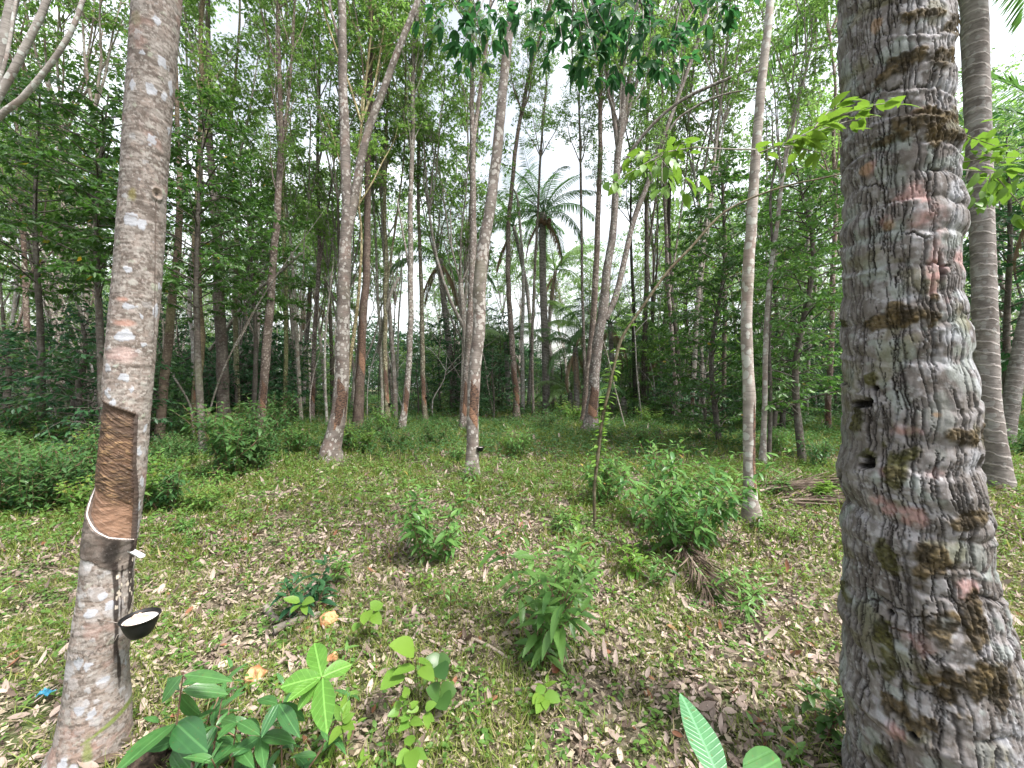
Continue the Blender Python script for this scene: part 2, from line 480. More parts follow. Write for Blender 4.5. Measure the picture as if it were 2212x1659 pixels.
def build_left_rubber():
    t = rt_; NH, NA = 820, 260
    a = t['a'][None] + 0 * t['z'][:, None]; py = t['py'][:, None] + 0 * a
    r0 = t['r'][:, None] + 0 * a
    sx = np.sin(a); front = np.cos(a) > 0
    px = t['xl'][:, None] + (t['xr'] - t['xl'])[:, None] * (sx + 1) / 2
    P = surf(t, np.arange(NH)[:, None] + 0 * a, a, r0)
    n1, n2 = fbm(P * 9, 4, 1), fbm(P * 30, 4, 2)
    nz = fbm(P * [14, 14, 110], 4, 3); nb = fbm(P * [26, 26, 260], 3, 33)
    r = r0 * (1 + .035 * (n1 - .5)) + .0035 * (n2 - .5) + .0035 * (nz - .5)
    r += .05 * sstep(py, 1500, 1680) * (fbm(P * 7, 3, 9) - .5)
    # colour of the bark: grey brown above, pinker below
    c = lerp3(np.zeros(a.shape + (3,)) + (.130, .108, .094), (.200, .168, .150), sstep(n1, .3, .7))
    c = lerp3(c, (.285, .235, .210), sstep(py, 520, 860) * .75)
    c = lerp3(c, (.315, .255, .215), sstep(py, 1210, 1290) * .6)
    c = lerp3(c, (.27, .18, .145), sstep(py, 1430, 1590) * sstep(n1, .35, .6) * .6)
    # flaking plates of several sizes, soft horizontal grain
    for sc_, cc_, lo_, am_, sd_ in ((34, (.36, .325, .30), .53, .62, 301), (60, (.10, .080, .068), .56, .65, 302), (48, (.33, .27, .24), .55, .5, 303), (22, (.30, .275, .255), .54, .55, 304), (95, (.43, .40, .375), .60, .6, 305), (110, (.085, .066, .056), .58, .6, 306)):
        m_ = fbm(P * [sc_, sc_, sc_ * 1.25], 3, sd_); c = lerp3(c, cc_, sstep(m_, lo_, lo_ + .045) * am_)
    c = lerp3(c, (.10, .078, .064), sstep(nz, .54, .72) * .40)
    c = lerp3(c, (.38, .35, .32), sstep(nb, .60, .75) * .35)
    c = lerp3(c, (.42, .24, .20), sstep(fbm(P * 13, 3, 21), .60, .72) * .30)
    # lichen spots
    g = np.random.default_rng(5); A, Z = a.ravel(), (t['z'][:, None] + 0 * a).ravel()
    lm = np.zeros(a.shape); wx = (fbm(P * 60, 3, 7) - .5) * .032; wz = (fbm(P * 60, 3, 8) - .5) * .032
    lcol = np.zeros(a.shape + (3,))
    spots = []
    for k in range(1100):
        z = g.random() * 3.6 - .1; big = g.random() ** 3
        s = .004 + .013 * big
        spots.append((g.random() * 6.283 - 3.1416, z, s, s * (.6 + .4 * g.random()), [(.40, .40, .41), (.36, .31, .295), (.38, .37, .34), (.34, .36, .29)][k % 4], .30 + .5 * g.random()))
    for k in range(150):      # broad pale plates low on the trunk
        z = g.random() * .95 + .0; s = .008 + .030 * g.random() ** 2
        spots.append((g.random() * 6.283 - 3.1416, z, s, s * 1.1, [(.43, .42, .43), (.38, .35, .34)][k % 2], .45 + .4 * g.random()))
    for (x, y, w, h) in [(330, 70, 9, 10), (345, 147, 11, 12), (303, 144, 6, 5), (367, 187, 9, 17), (323, 213, 12, 13), (352, 215, 8, 12), (284, 212, 8, 10), (325, 315, 11, 11), (363, 275, 6, 9),
                         (280, 490, 17, 14), (305, 497, 12, 10), (273, 593, 9, 7), (335, 668, 11, 16), (278, 668, 14, 7), (302, 688, 8, 6), (267, 731, 21, 14), (308, 745, 6, 6), (233, 796, 9, 8),
                         (267, 819, 13, 8), (344, 613, 6, 9), (280, 840, 8, 6), (233, 848, 8, 12), (244, 868, 9, 9), (299, 970, 8, 12), (304, 1040, 7, 12), (300, 1100, 7, 13), (312, 925, 7, 7),
                         (237, 1293, 12, 11), (196, 1300, 16, 10), (222, 1270, 12, 9), (172, 1398, 10, 12), (192, 1408, 9, 8), (173, 1495, 11, 10), (200, 1510, 9, 9), (222, 1448, 14, 6), (140, 1590, 14, 10), (155, 1605, 14, 9), (270, 1440, 6, 10)]:
        row = np.argmin(abs(t['py'] - y)); cc = (t['xl'][row] + t['xr'][row]) / 2; hh = (t['xr'][row] - t['xl'][row]) / 2
        m = 1 / (F / RD) / 1.38
        spots.append((math.asin(np.clip((x - cc) / hh, -.97, .97)), t['z'][row], w * m, h * m * 1.4, (.43, .45, .50), .8))
    for (ac, zc, sa, sz, col, am) in spots:
        i0 = np.searchsorted(t['z'], zc - sz * 2 - .02); i1 = np.searchsorted(t['z'], zc + sz * 2 + .02)
        if i1 <= i0: continue
        da = (a[i0:i1] - ac + np.pi) % (2 * np.pi) - np.pi
        q = np.hypot((da * r0[i0:i1] + wx[i0:i1]) / sa, (t['z'][i0:i1, None] - zc + wz[i0:i1]) / sz)
        k = sstep(q, 1.05, .85) * am
        lm[i0:i1] = np.maximum(lm[i0:i1], k); c[i0:i1] = lerp3(c[i0:i1], col, k)
    r += .0012 * lm
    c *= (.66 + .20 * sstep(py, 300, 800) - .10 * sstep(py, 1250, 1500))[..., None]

    def blob(x, y, w, h, soft=.5):
        return front * sstep(np.hypot((px - x) / w, (py - y) / h) + (n2 - .5) * 1.2, 1 + soft, 1 - soft)
    c = lerp3(c, (.12, .105, .03), blob(285, 437, 8, 12) * .8)
    c = lerp3(c, (.11, .10, .06), blob(292, 75, 9, 16) * .7)
    c = lerp3(c, (.42, .29, .27), blob(257, 770, 30, 15) * .5)
    c = lerp3(c, (.40, .21, .16), blob(268, 703, 20, 6) * .55 + blob(265, 655, 14, 5) * .5)
    k = blob(335, 423, 11, 12, .3); c = lerp3(c, (.17, .13, .105), k * .8)
    ringk = front * np.exp(-((np.hypot((px - 335) / 11, (py - 423) / 12) - 1) / .3) ** 2); r += .007 * ringk - .004 * k * (np.hypot(px - 336, py - 424) < 5)
    c = lerp3(c, (.05, .04, .035), front * (np.hypot((px - 337) / 3.0, (py - 424) / 4.) < 1))
    vl = front * (np.abs(px - (334.6 - (py - 440) * .008) + 1.2 * (n2 - .5)) < 1.5) * (py > 432) * (py < 745)
    c = lerp3(c, (.085, .065, .055), vl * .75); r -= .003 * vl
    hl = front * (np.abs(py - (480 + 4 * np.sin((px - 268) / 22)) - 3 * (n2 - .5)) < 1.3) * (px > 268); c = lerp3(c, (.12, .10, .09), hl * .7)
    # panel recess, old bark band and the black runs of sap
    yt = np.interp(a, [-2.4, -2.2, -1.57, .39, .6], [1100, 835, 858, 895, 897]); yb = np.interp(a, [-2.4, -2.2, -1.57, -1.12, -.58, -.1, 1.04], [1000, 1040, 1095, 1108, 1133, 1149, 1170])
    arr = np.interp(py, [880, 895, 1000, 1165, 1180], [.36, .39, .51, 1.04, 1.06])
    inp = (py > yt) & (py < yb) & (a < arr) & (a > -2.25)
    r = r - .016 * inp
    band = (py >= yb) & (py < np.interp(a, [-2.3, -1.57, -.6, .1, .5], [1165, 1182, 1196, 1220, 1228]) + 5 * (n2 - .5)) & (a < 1.15) & (a > -2.3)
    c = lerp3(c, (.070, .054, .044), band * (.84 + .25 * (n1 - .5))); c = lerp3(c, (.30, .25, .22), band * sstep(n2, .56, .7) * .4); r += .003 * band
    c = lerp3(c, (.010, .008, .007), blob(240, 1180, 17, 34, .6) * .9)
    rag = (fbm(P * [60, 60, 12], 3, 41) - .5)
    for (y0, y1, xa, xb, w) in [(1205, 1420, 248, 250, 7.5), (1165, 1340, 284, 281, 8), (1215, 1330, 262, 260, 3), (1400, 1480, 254, 257, 3.5)]:
        xx = xa + (py - y0) / (y1 - y0) * (xb - xa)
        k = front * sstep(np.abs(px - xx) + rag * 11, w, w * .55) * (py > y0) * sstep(py, y1 + 25, y1 - 25)
        c = lerp3(c, (.020, .014, .012), k * .93)
    k = front * (px > 244) * (px < 292) * (py > 1200) * (py < 1345) * (fbm(P * [80, 80, 40], 2, 47) > .64); c = lerp3(c, (.55, .48, .40), k * .8)
    g_ = (np.abs(a - arr - .035 + .05 * rag) < .055) & (py > 893) & (py < 1200); c = lerp3(c, (.035, .022, .017), g_ * .9); r += .003 * g_
    c = lerp3(c, (.09, .06, .045), (inp | ((np.abs(py - yt) < 5) & (a < .4) & (a > -2.2))) * .85)
    k = front * sstep(np.abs(py - (1560 - (px - 180) * .28)) + 14 * (n1 - .5), 7, 3) * (px > 175) * (px < 285); c = lerp3(c, (.14, .19, .035), k * .8)
    c = lerp3(c, (.13, .17, .04), blob(190, 1580, 9, 26) * .7)
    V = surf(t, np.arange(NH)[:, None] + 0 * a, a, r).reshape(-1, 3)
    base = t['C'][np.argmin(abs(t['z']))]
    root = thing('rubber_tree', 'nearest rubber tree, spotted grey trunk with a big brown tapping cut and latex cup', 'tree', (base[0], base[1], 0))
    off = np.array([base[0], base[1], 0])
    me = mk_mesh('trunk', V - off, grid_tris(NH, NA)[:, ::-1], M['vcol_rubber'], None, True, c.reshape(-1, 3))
    tr = ob('trunk', me, root)
    # the tapped face
    na, nv = 200, 330
    u = np.linspace(0, 1, na)[None] + np.zeros((nv, 1)); v = np.linspace(0, 1, nv)[:, None] + 0 * u
    pyg = 850 + v * 330; aa = -2.2 + u * 3.0
    for _ in range(4):
        ytg = np.interp(aa, [-2.2, -1.57, .39, 1.04], [835, 858, 895, 900]); ybg = np.interp(aa, [-2.2, -1.57, -1.12, -.58, -.1, 1.04], [1040, 1095, 1108, 1133, 1149, 1170])
        pyg = ytg + v * (ybg - ytg)
        aa = -2.2 + u * (np.interp(pyg, [895, 1000, 1165], [.39, .51, 1.04]) + 2.2)
    rows = np.interp(-pyg, -t['py'], np.arange(NH))
    rr = np.interp(rows, np.arange(NH), t['r'])
    Q = surf(t, rows, aa, rr)
    h1 = fbm(Q * [22, 22, 90], 4, 51); h2 = fbm(Q * [40, 40, 260], 3, 52); h3 = fbm(Q * 16, 3, 53)
    # cuts run obliquely down to the right
    ob_ = pyg - np.interp(aa, [-1.57, 1.04], [0, 74]); gro = fbm(np.stack([ob_ * .22, aa * 1.5 + h3 * 2, 0 * aa], -1), 3, 54)
    dk_ = sstep(fbm(Q * [11, 11, 16], 3, 57), .47, .62)
    fresh = sstep(v + .10 * (h3 - .5), .70, .80)
    cc = lerp3(np.zeros(aa.shape + (3,)) + (.100, .058, .036), (.300, .190, .098), sstep(gro * .6 + h1 * .4, .44, .64))
    cc = lerp3(cc, (.028, .017, .012), sstep(h2 * .5 + gro * .5, .50, .60) * .85)
    cc = lerp3(cc, (.032, .020, .014), dk_ * .62)
    cc = lerp3(cc, (.075, .05, .038), sstep(v, .30, .02) * .55)
    cc = lerp3(cc, (.05, .032, .026), sstep(u, .93, 1.0) * .8)
    f1 = lerp3(np.zeros(aa.shape + (3,)) + (.255, .150, .100), (.150, .085, .055), sstep(h1, .42, .65)); f1 = lerp3(f1, (.34, .22, .16), sstep(gro, .55, .7) * .5)
    cc = cc * (1 - fresh[..., None]) + f1 * fresh[..., None]
    rr2 = rr - .009 + .006 * (gro - .5) * (1 - .6 * fresh) + .005 * (h1 - .5) * (1 - .5 * fresh) - .004 * fresh
    rr2[0] = rr[0] - .017; rr2[:, 0] = rr[:, 0] - .017; rr2[:, -1] = rr[:, -1] - .017; rr2[-1] -= .004
    Vp = surf(t, rows, aa, rr2).reshape(-1, 3)
    ob('tapping_panel', mk_mesh('tapping_panel', Vp - off, grid_tris(nv, na, False), M['vcol_panel'], None, True, cc.reshape(-1, 3)), root, label='brown shaved tapping cut with a fresh orange lower band')
    # white latex running down the lower edge of the cut
    al = np.linspace(-2.1, 1.04, 70); yl = np.interp(al, [-2.2, -1.57, -1.12, -.58, -.1, 1.04], [1040, 1095, 1108, 1133, 1149, 1170])
    rw = np.interp(-yl, -t['py'], np.arange(NH)); Ql = surf(t, rw, al, np.interp(rw, np.arange(NH), t['r']) - .003)
    Vl, Tl = tube(Ql, .0023 + .0010 * rng.random(70), 7, .1)
    ob('latex_line', mk_mesh('latex_line', Vl - off, Tl, M['latex'], None, True), root)
    # metal spout
    s0, s1 = pt(283, 1189, RD - .09), pt(306, 1201, RD - .12)
    sp = []
    for f in np.linspace(0, 1, 6):
        c_ = s0 * (1 - f) + s1 * f; w = .011
        ang = np.linspace(math.pi, 2 * math.pi, 7)
        sp.append(np.stack([c_[0] + 0.7 * w * np.cos(ang), c_[1] + .7 * w * np.cos(ang), c_[2] + w * .7 * np.sin(ang)], -1))
    sp = np.array(sp); lo = sp.reshape(-1, 3); up_ = lo + [0, 0, .0022]
    ob('spout', mk_mesh('spout', np.concatenate([lo, up_]) - off, np.concatenate([grid_tris(6, 7, False), grid_tris(6, 7, False)[:, ::-1] + 42]), M['steel'], None, True), root)
    # upper stem out of the frame
    top = t['C'][-1] - off
    P2 = [top - [0, 0, .06], top + [.10, .05, 1.6], top + [.25, .2, 3.4], top + [.3, .3, 5.2]]
    ob('upper_stem', mk_mesh('upper_stem', *tube(P2, [t['r'][-1] * 1.0, .085, .075, .06], 14, .05, .2), M['bark_rubber'], None, True), root)
    return root, np.array([base[0] + P2[-1][0], base[1] + P2[-1][1], P2[-1][2]])


# ---- coconut trunk on the right
CE = [(-250, 1808, 2050), (0, 1812, 2056), (60, 1812, 2063), (133, 1814, 2060), (175, 1815, 2066), (213, 1816, 2066), (267, 1815, 2061), (300, 1816, 2069), (350, 1819, 2082), (400, 1824, 2073), (433, 1823, 2080),
      (493, 1819, 2091), (533, 1819, 2084), (553, 1820, 2081), (620, 1820, 2085), (680, 1816, 2095), (720, 1818, 2106), (786, 1821, 2104), (853, 1819, 2116), (880, 1821, 2127), (920, 1820, 2121), (953, 1822, 2127),
      (996, 1812, 2123), (1020, 1806, 2128), (1045, 1806, 2135), (1075, 1818, 2142), (1103, 1825, 2151), (1160, 1818, 2156), (1206, 1822, 2158), (1249, 1824, 2172), (1283, 1821, 2188),
      (1340, 1815, 2210), (1353, 1813, 2213), (1390, 1821, 2222), (1423, 1822, 2230), (1480, 1820, 2244), (1523, 1809, 2256), (1545, 1820, 2262), (1606, 1826, 2280), (1659, 1829, 2297), (1790, 1815, 2345), (1850, 1795, 2370)]
CD = 1.30


def build_coconut():
    NH, NA = 1080, 400
    t = edge_trunk(CE, CD, -0.06, 3.1, NH, NA)
    a = t['a'][None] + 0 * t['z'][:, None]; py = t['py'][:, None] + 0 * a; z = t['z'][:, None] + 0 * a
    r0 = t['r'][:, None] + 0 * a; front = np.cos(a) > -.1
    px = t['xl'][:, None] + (t['xr'] - t['xl'])[:, None] * (np.sin(a) + 1) / 2
    P = surf(t, np.arange(NH)[:, None] + 0 * a, a, r0)
    n1, n2, n3 = fbm(P * 8, 4, 61), fbm(P * 34, 4, 62), fbm(P * [70, 70, 14], 4, 63)
    # leaf scars: tilted rings with a lip
    tilt = .028 * np.sin(a + .6) + .075 * (n1 - .5) + .014 * np.sin(2 * a + z * 5) + .02 * (n2 - .5)
    ph = (z + tilt) / .098 + .8 * (vnoise(np.stack([z * 3, 0 * z, 0 * z], -1), 71) - .5)
    rid = np.floor(ph); fr = ph - rid
    amp = .6 + .9 * vnoise(np.stack([rid * 1.7, a * .8, 0 * a], -1), 72)
    part = sstep(vnoise(np.stack([rid * 2.3 + 7, a * 1.6, 0 * a], -1), 73), .38, .66)      # a scar shows only part of the way round
    ledge = np.exp(-((fr - .86) / .11) ** 2) * part
    lip = ledge * .0055 * (.3 + 1.4 * n3) + np.sin(fr * np.pi) * .010 * (amp - .3)
    r = r0 + lip - .004 + .018 * (n1 - .5) + .0038 * (n2 - .5) + .0028 * (n3 - .5)
    # colour
    c = lerp3(np.zeros(a.shape + (3,)) + (.135, .116, .105), (.275, .252, .245), sstep(n1 * .55 + n3 * .45, .40, .60))
    c = lerp3(c, (.070, .057, .048), sstep(n3, .53, .66) * .6)
    c = lerp3(c, (.40, .385, .395), sstep(n2, .53, .66) * .55 + .15 * ledge)
    c = lerp3(c, (.10, .085, .070), sstep(fbm(P * 55, 3, 66), .56, .68) * .55)
    c = lerp3(c, (.46, .455, .455), sstep(fbm(P * 90, 3, 67), .60, .70) * .45)
    c = lerp3(c, (.33, .38, .345), sstep(fbm(P * 15, 3, 64), .58, .66) * .45)
    c = lerp3(c, (.13, .112, .098), sstep(fbm(P * 4.5, 3, 68), .50, .62) * .5)
    c = lerp3(c, (.16, .15, .075), sstep(fbm(P * 11, 3, 65), .60, .72) * .5)
    # vertical cracks, one family for each ring
    crack = np.zeros((NH, NA)); g = np.random.default_rng(9)
    for k in range(1900):
        i = int(g.random() * NH); L = int((.05 + .25 * g.random() ** 1.4) / .00293); j = g.random() * NA; w = .34 + 1.15 * g.random() ** 2.2
        if t['z'][min(i, NH - 1)] < .9: w *= 1.15
        dep = .5 + .5 * g.random(); dr = (g.random() - .5) * .25
        for s in range(L):
            if i + s >= NH: break
            j += dr + g.normal() * .30 + (g.normal() * 2.0 if g.random() < .04 else 0)
            ww = w * math.sin(math.pi * (s + .5) / L) ** .5
            lo = int(j - ww - 1); idx = np.arange(lo, lo + int(2 * ww) + 4); val = np.clip(1.25 - np.abs(idx - j) / max(ww, .3) * .8, 0, 1) * dep
            q = idx % NA; crack[i + s, q] = np.maximum(crack[i + s, q], val)
    for k in range(75):       # short cracks along the scars
        ri = g.integers(int(ph.min()), int(ph.max()) + 1); j = g.integers(NA); L = int(8 + 34 * g.random()); w = .6 + 1.1 * g.random(); off = -.03 + .06 * g.random(); o2 = 0
        for s in range(L):
            col = (j + s) % NA; i = np.argmin(np.abs(ph[:, col] - ri - off)); o2 += g.normal() * .8; i = int(i + o2)
            for d in range(-2, 3):
                if 0 <= i + d < NH: crack[i + d, col] = max(crack[i + d, col], np.clip(1.25 - abs(d) / w * .8, 0, 1) * math.sin(math.pi * (s + .5) / L) ** .5)
    r -= .010 * crack; c = lerp3(c, (.018, .014, .012), np.clip(crack * 1.15, 0, 1) ** 1.2)

    def blob(x, y, w, h, soft=.35, k=1.1):
        return (np.cos(a) > 0) * sstep(np.hypot((px - x) / w, (py - y) / h) + (fbm(P * 26, 3, 81) - .5) * k * 1.6, 1 + soft, 1 - soft)
    for (x, y, w, h) in [(1996, 462, 30, 22), (2006, 505, 34, 18), (2026, 575, 14, 38), (2016, 620, 12, 26), (1971, 921, 22, 10), (2050, 668, 8, 14), (1912, 1068, 15, 12), (1940, 1085, 18, 14), (1985, 1090, 22, 15), (1937, 1005, 20, 10),
                         (2030, 1000, 16, 9), (2090, 1215, 18, 16), (2010, 1330, 18, 14), (1975, 1325, 14, 8), (1962, 1525, 26, 20), (1990, 300, 16, 6), (1930, 502, 12, 12), (1895, 380, 10, 10), (2075, 590, 12, 22)]:
        c = lerp3(c, (.50, .285, .26), blob(x, y, w, h, .5, 1.8) * (.22 + .42 * sstep(n2, .4, .6)))
    for (x, y, w, h) in [(1935, 510, 14, 10), (1885, 378, 12, 9), (1905, 95, 12, 12), (2030, 888, 10, 6)]:
        c = lerp3(c, (.36, .22, .12), blob(x, y, w, h) * .6)
    for (x, y, w, h) in [(2060, 740, 30, 18), (2045, 780, 22, 18), (2090, 640, 16, 30), (2110, 800, 10, 60), (2100, 985, 18, 22), (1965, 900, 14, 14), (1900, 850, 14, 10), (1965, 1145, 20, 10), (2180, 1500, 25, 60), (2130, 1560, 30, 20), (1935, 1500, 16, 30), (2040, 130, 20, 10), (1985, 655, 18, 22), (2040, 250, 30, 20), (2060, 470, 14, 60)]:
        c = lerp3(c, (.46, .465, .49), blob(x, y, w, h, .6, 1.5) * .50 * sstep(n2, .32, .55))
    moss = np.zeros(a.shape)
    for (x, y, w, h, s) in [(2000, 112, 58, 12, 0), (2050, 130, 14, 22, 0), (1965, 192, 66, 14, 0), (1930, 200, 30, 12, 0), (2025, 195, 26, 20, 0), (2000, 315, 62, 18, 0), (2045, 345, 40, 22, 0), (1920, 335, 40, 10, 0), (1962, 700, 66, 14, 0), (2010, 695, 34, 22, 0), (1945, 672, 18, 18, 0),
                         (1860, 905, 15, 19, 1), (2090, 928, 44, 14, 0), (2030, 1168, 34, 36, 0), (1936, 1180, 22, 26, 1), (2055, 1285, 34, 26, 0), (2095, 1275, 26, 36, 0), (2105, 1385, 64, 36, 0), (2140, 1360, 34, 26, 0), (2070, 1410, 40, 24, 0), (1950, 1385, 38, 46, 1),
                         (1960, 1480, 34, 28, 0), (2010, 1500, 36, 28, 0), (1930, 1350, 22, 30, 1), (1902, 985, 20, 18, 1), (1945, 990, 20, 30, 1), (2085, 1080, 34, 18, 0), (1898, 820, 16, 12, 1), (2090, 1610, 46, 26, 1), (1930, 1600, 16, 16, 1), (1975, 960, 18, 12, 1), (1840, 1310, 14, 18, 1), (1830, 690, 10, 10, 1)]:
        k = blob(x, y, w, h, .3, 2.0); moss = np.maximum(moss, k)
        mc = lerp3(np.zeros(a.shape + (3,)) + (.036, .036, .011), (.085, .080, .022), sstep(n2, .35, .65)) if s else lerp3(np.zeros(a.shape + (3,)) + (.034, .024, .011), (.115, .080, .034), sstep(n2, .35, .65))
        c = c * (1 - .9 * k[..., None]) + mc * .9 * k[..., None]
    fuzz = fbm(P * 120, 3, 82)
    r += moss * (.004 + .010 * (fuzz - .5)); c = lerp3(c, (.02, .016, .008), moss * sstep(fuzz, .5, .3) * .75)
    for (x, y, w, h) in [(1874, 872, 25, 7.5), (1893, 866, 9, 9), (1895, 993, 15, 12), (1882, 1002, 14, 6), (1903, 838, 7, 5), (2000, 1513, 13, 8), (1943, 1292, 7, 5), (2036, 612, 5, 20), (2118, 985, 5, 16), (1816, 1048, 8, 22), (1812, 1520, 7, 22)]:
        k = blob(x, y, w, h, .22, .5); r -= .030 * k; c = lerp3(c, (.008, .007, .006), np.clip(k * 1.2, 0, 1))
    tb = (np.cos(a) > 0) * (np.abs(py - (1318 - (px - 1950) * .16)) < 1.6) * (px > 1948) * (px < 1984); r += .003 * tb; c = lerp3(c, (.05, .03, .02), tb * 1.)
    c *= np.array([.82, .835, .865])
    V = surf(t, np.arange(NH)[:, None] + 0 * a, a, r).reshape(-1, 3)
    b = t['C'][np.argmin(abs(t['z']))]; off = np.array([b[0], b[1], 0])
    root = thing('coconut_palm', 'nearest coconut palm, thick cracked grey trunk with pink lichen and brown moss', 'palm', off)
    ob('trunk', mk_mesh('trunk', V - off, grid_tris(NH, NA)[:, ::-1], M['vcol_coco'], None, True, c.reshape(-1, 3)), root)
    top = t['C'][-1] - off
    P2 = [top - [0, 0, .05], top + [-.05, -.05, 2.0], top + [-.15, -.2, 4.2], top + [-.3, -.4, 6.4]]
    ob('upper_stem', mk_mesh('upper_stem', *tube(P2, [t['r'][-1], .115, .105, .10], 16, .05, .15), M['bark_palm'], None, True), root)
    return root, off + P2[-1]


left_rubber, lr_top = build_left_rubber()
near_palm, np_top = build_coconut()


def lathe(prof, n=28):
    prof = np.array(prof, float); a = np.arange(n) / n * 2 * np.pi
    V = np.stack([prof[:, 0, None] * np.cos(a), prof[:, 0, None] * np.sin(a), prof[:, 1, None] + 0 * a], -1).reshape(-1, 3)
    T = grid_tris(len(prof), n)
    return V, np.concatenate([T[:, [0, 1, 2]], T[:, [0, 2, 3]]])


def make_cup(p, r, label, group=None, wire_to=None, fill=True, n=30):
    root = thing('latex_cup', label, 'latex cup', p, group)
    pr = [(0.02, -1.22), (.38, -1.20), (.50, -1.14), (.64, -.95), (.80, -.60), (.92, -.22), (.98, 0.06), (1.03, .08), (1.04, .03), (.985, .02), (.93, .035), (.90, -.06), (.80, -.40), (.55, -.8), (.02, -.95)]
    V, T = lathe(np.array(pr) * r, n)
    ob('bowl', mk_mesh('bowl', V, T, M['cup_black'], None, True), root)
    if fill:
        rg, a = np.meshgrid(np.linspace(0, 1, 22), np.arange(n) / n * 2 * np.pi, indexing='ij')
        R = rg * r * .885
        x, y = R * np.cos(a), R * np.sin(a)
        q = np.stack([x / r * 2.2 + 5, y / r * 2.2, 0 * x], -1)
        h = fbm(q, 3, 91); zz = -.14 * r + r * .16 * sstep(h, .45, .72) * sstep(rg, .92, .5)
        VV = np.stack([x, y, zz], -1).reshape(-1, 3); TT = grid_tris(22, n)
        ob('latex', mk_mesh('latex', VV, TT, M['latex'], None, True), root)
        if n >= 30:
            a2 = np.arange(n) / n * 2 * np.pi; rg2 = np.linspace(0, 1, 14)[:, None]
            R2 = rg2 * r * .56 * (1 + .22 * np.sin(3 * a2 + 1) + .1 * np.sin(5 * a2))
            x2, y2 = R2 * np.cos(a2) - .12 * r, R2 * np.sin(a2) - .05 * r
            h2 = fbm(np.stack([x2 / r * 4, y2 / r * 4, 0 * x2], -1), 3, 93)
            z2 = -.15 * r + r * (.20 * (1 - rg2 ** 2) + .30 * (h2 - .45) * (1 - rg2 ** 3)) + r * .10
            z2[-1] = -.19 * r
            ob('latex_lump', mk_mesh('latex_lump', np.stack([x2, y2, z2], -1).reshape(-1, 3), grid_tris(14, n), M['latex_pink'], None, True), root)
    if wire_to is not None:
        a = np.linspace(0, 2 * np.pi, 40); ring = np.stack([.80 * r * np.cos(a), .80 * r * np.sin(a), -.30 * r + 0 * a], -1)
        ww = [tube(ring, np.full(40, .0016), 5, 0)]
        d = np.asarray(wire_to) - p; d[2] = 0; d = d / np.linalg.norm(d); s = np.array([-d[1], d[0], 0])
        for k in (-1, 1):
            ww.append(tube(np.array([d * .2 * r + s * k * .77 * r + [0, 0, -.3 * r], d * 1.0 * r + s * k * .6 * r + [0, 0, -.15 * r], d * 2.4 * r + s * k * .9 * r + [0, 0, .05 * r]]), np.full(3, .0016), 5, 0))
        ob('wire_holder', mk_mesh('wire_holder', *merge(ww), M['wire'], None, True), root)
    return root


tc_row = np.argmin(abs(rt_['py'] - 1345))
make_cup(pt(303, 1334, RD - .055), .061, 'black cup of white and pinkish latex on the nearest spotted trunk', None, rt_['C'][tc_row])
# coiled wire round the trunk under the cup
al = np.linspace(-2.6, .55, 420); yl = np.interp(al, [-1.5, -.5, .55], [1391, 1384, 1366]) + 4.2 * np.sin(al * 34 + .6 * np.sin(al * 9))
rw = np.interp(-yl, -rt_['py'], np.arange(820)); Qw = surf(rt_, rw, al, np.interp(rw, np.arange(820), rt_['r']) * 1.01 + .006)
wo = thing('coiled_wire', 'thin rusty coiled wire tied round the nearest spotted trunk below its latex cup', 'wire', me=mk_mesh('coiled_wire', *tube(Qw, np.full(420, .0012), 5, 0), M['wire'], None, True))
# ------------------------------------------------------------------ crowns shared by many trees
def limb_set(g, H, R, nl, nb, nt, n=5):
    """limbs from the origin up; returns tube parts and twig ends"""
    parts, tw = [], []
    for k in range(nl):
        az = 2 * np.pi * (k + g.random() * .7) / nl; tl = .10 + .42 * g.random(); h = H * (.62 + .38 * g.random())
        dirh = np.array([math.cos(az), math.sin(az), 0])
        P = [np.zeros(3)]
        for f in (.25, .5, .75, 1.0):
            P.append(dirh * R * tl * 1.6 * f ** .8 + np.array([0, 0, h * f]) + g.normal(size=3) * .10)
        P = np.array(P); r0 = .042
        parts.append(tube(P, np.linspace(r0, .009, 5), n, 0, .7))
        for b in range(nb):
            f = .22 + .76 * (b + g.random()) / nb
            i = min(3, int(f * 4)); p0 = P[i] + (P[i + 1] - P[i]) * (f * 4 - i)
            a2 = az + g.normal() * 1.3; L = R * (.75 - .45 * f) * (.6 + .7 * g.random())
            dr = np.array([math.cos(a2), math.sin(a2), .5 + .5 * g.random()])
            Q = np.array([p0, p0 + dr * L * .5 + [0, 0, .05], p0 + dr * L + [0, 0, -.10 * L]])
            parts.append(tube(Q, [.014, .010, .004], 4, 0, .6))
            for q in range(nt):
                ff = .35 + .65 * (q + g.random()) / nt; m = Q[0] * (1 - ff) ** 2 + 2 * ff * (1 - ff) * Q[1] + Q[2] * ff * ff
                d = nrm(np.array([g.normal(), g.normal(), .2 + .4 * g.random()])[None])[0]
                e = m + d * (.20 + .30 * g.random())
                tw.append((m, e))
                parts.append(tube(np.array([m, e]), [.005, .003], 3, 0))
        tw.append((P[-2], P[-1]))
    return merge(parts), tw


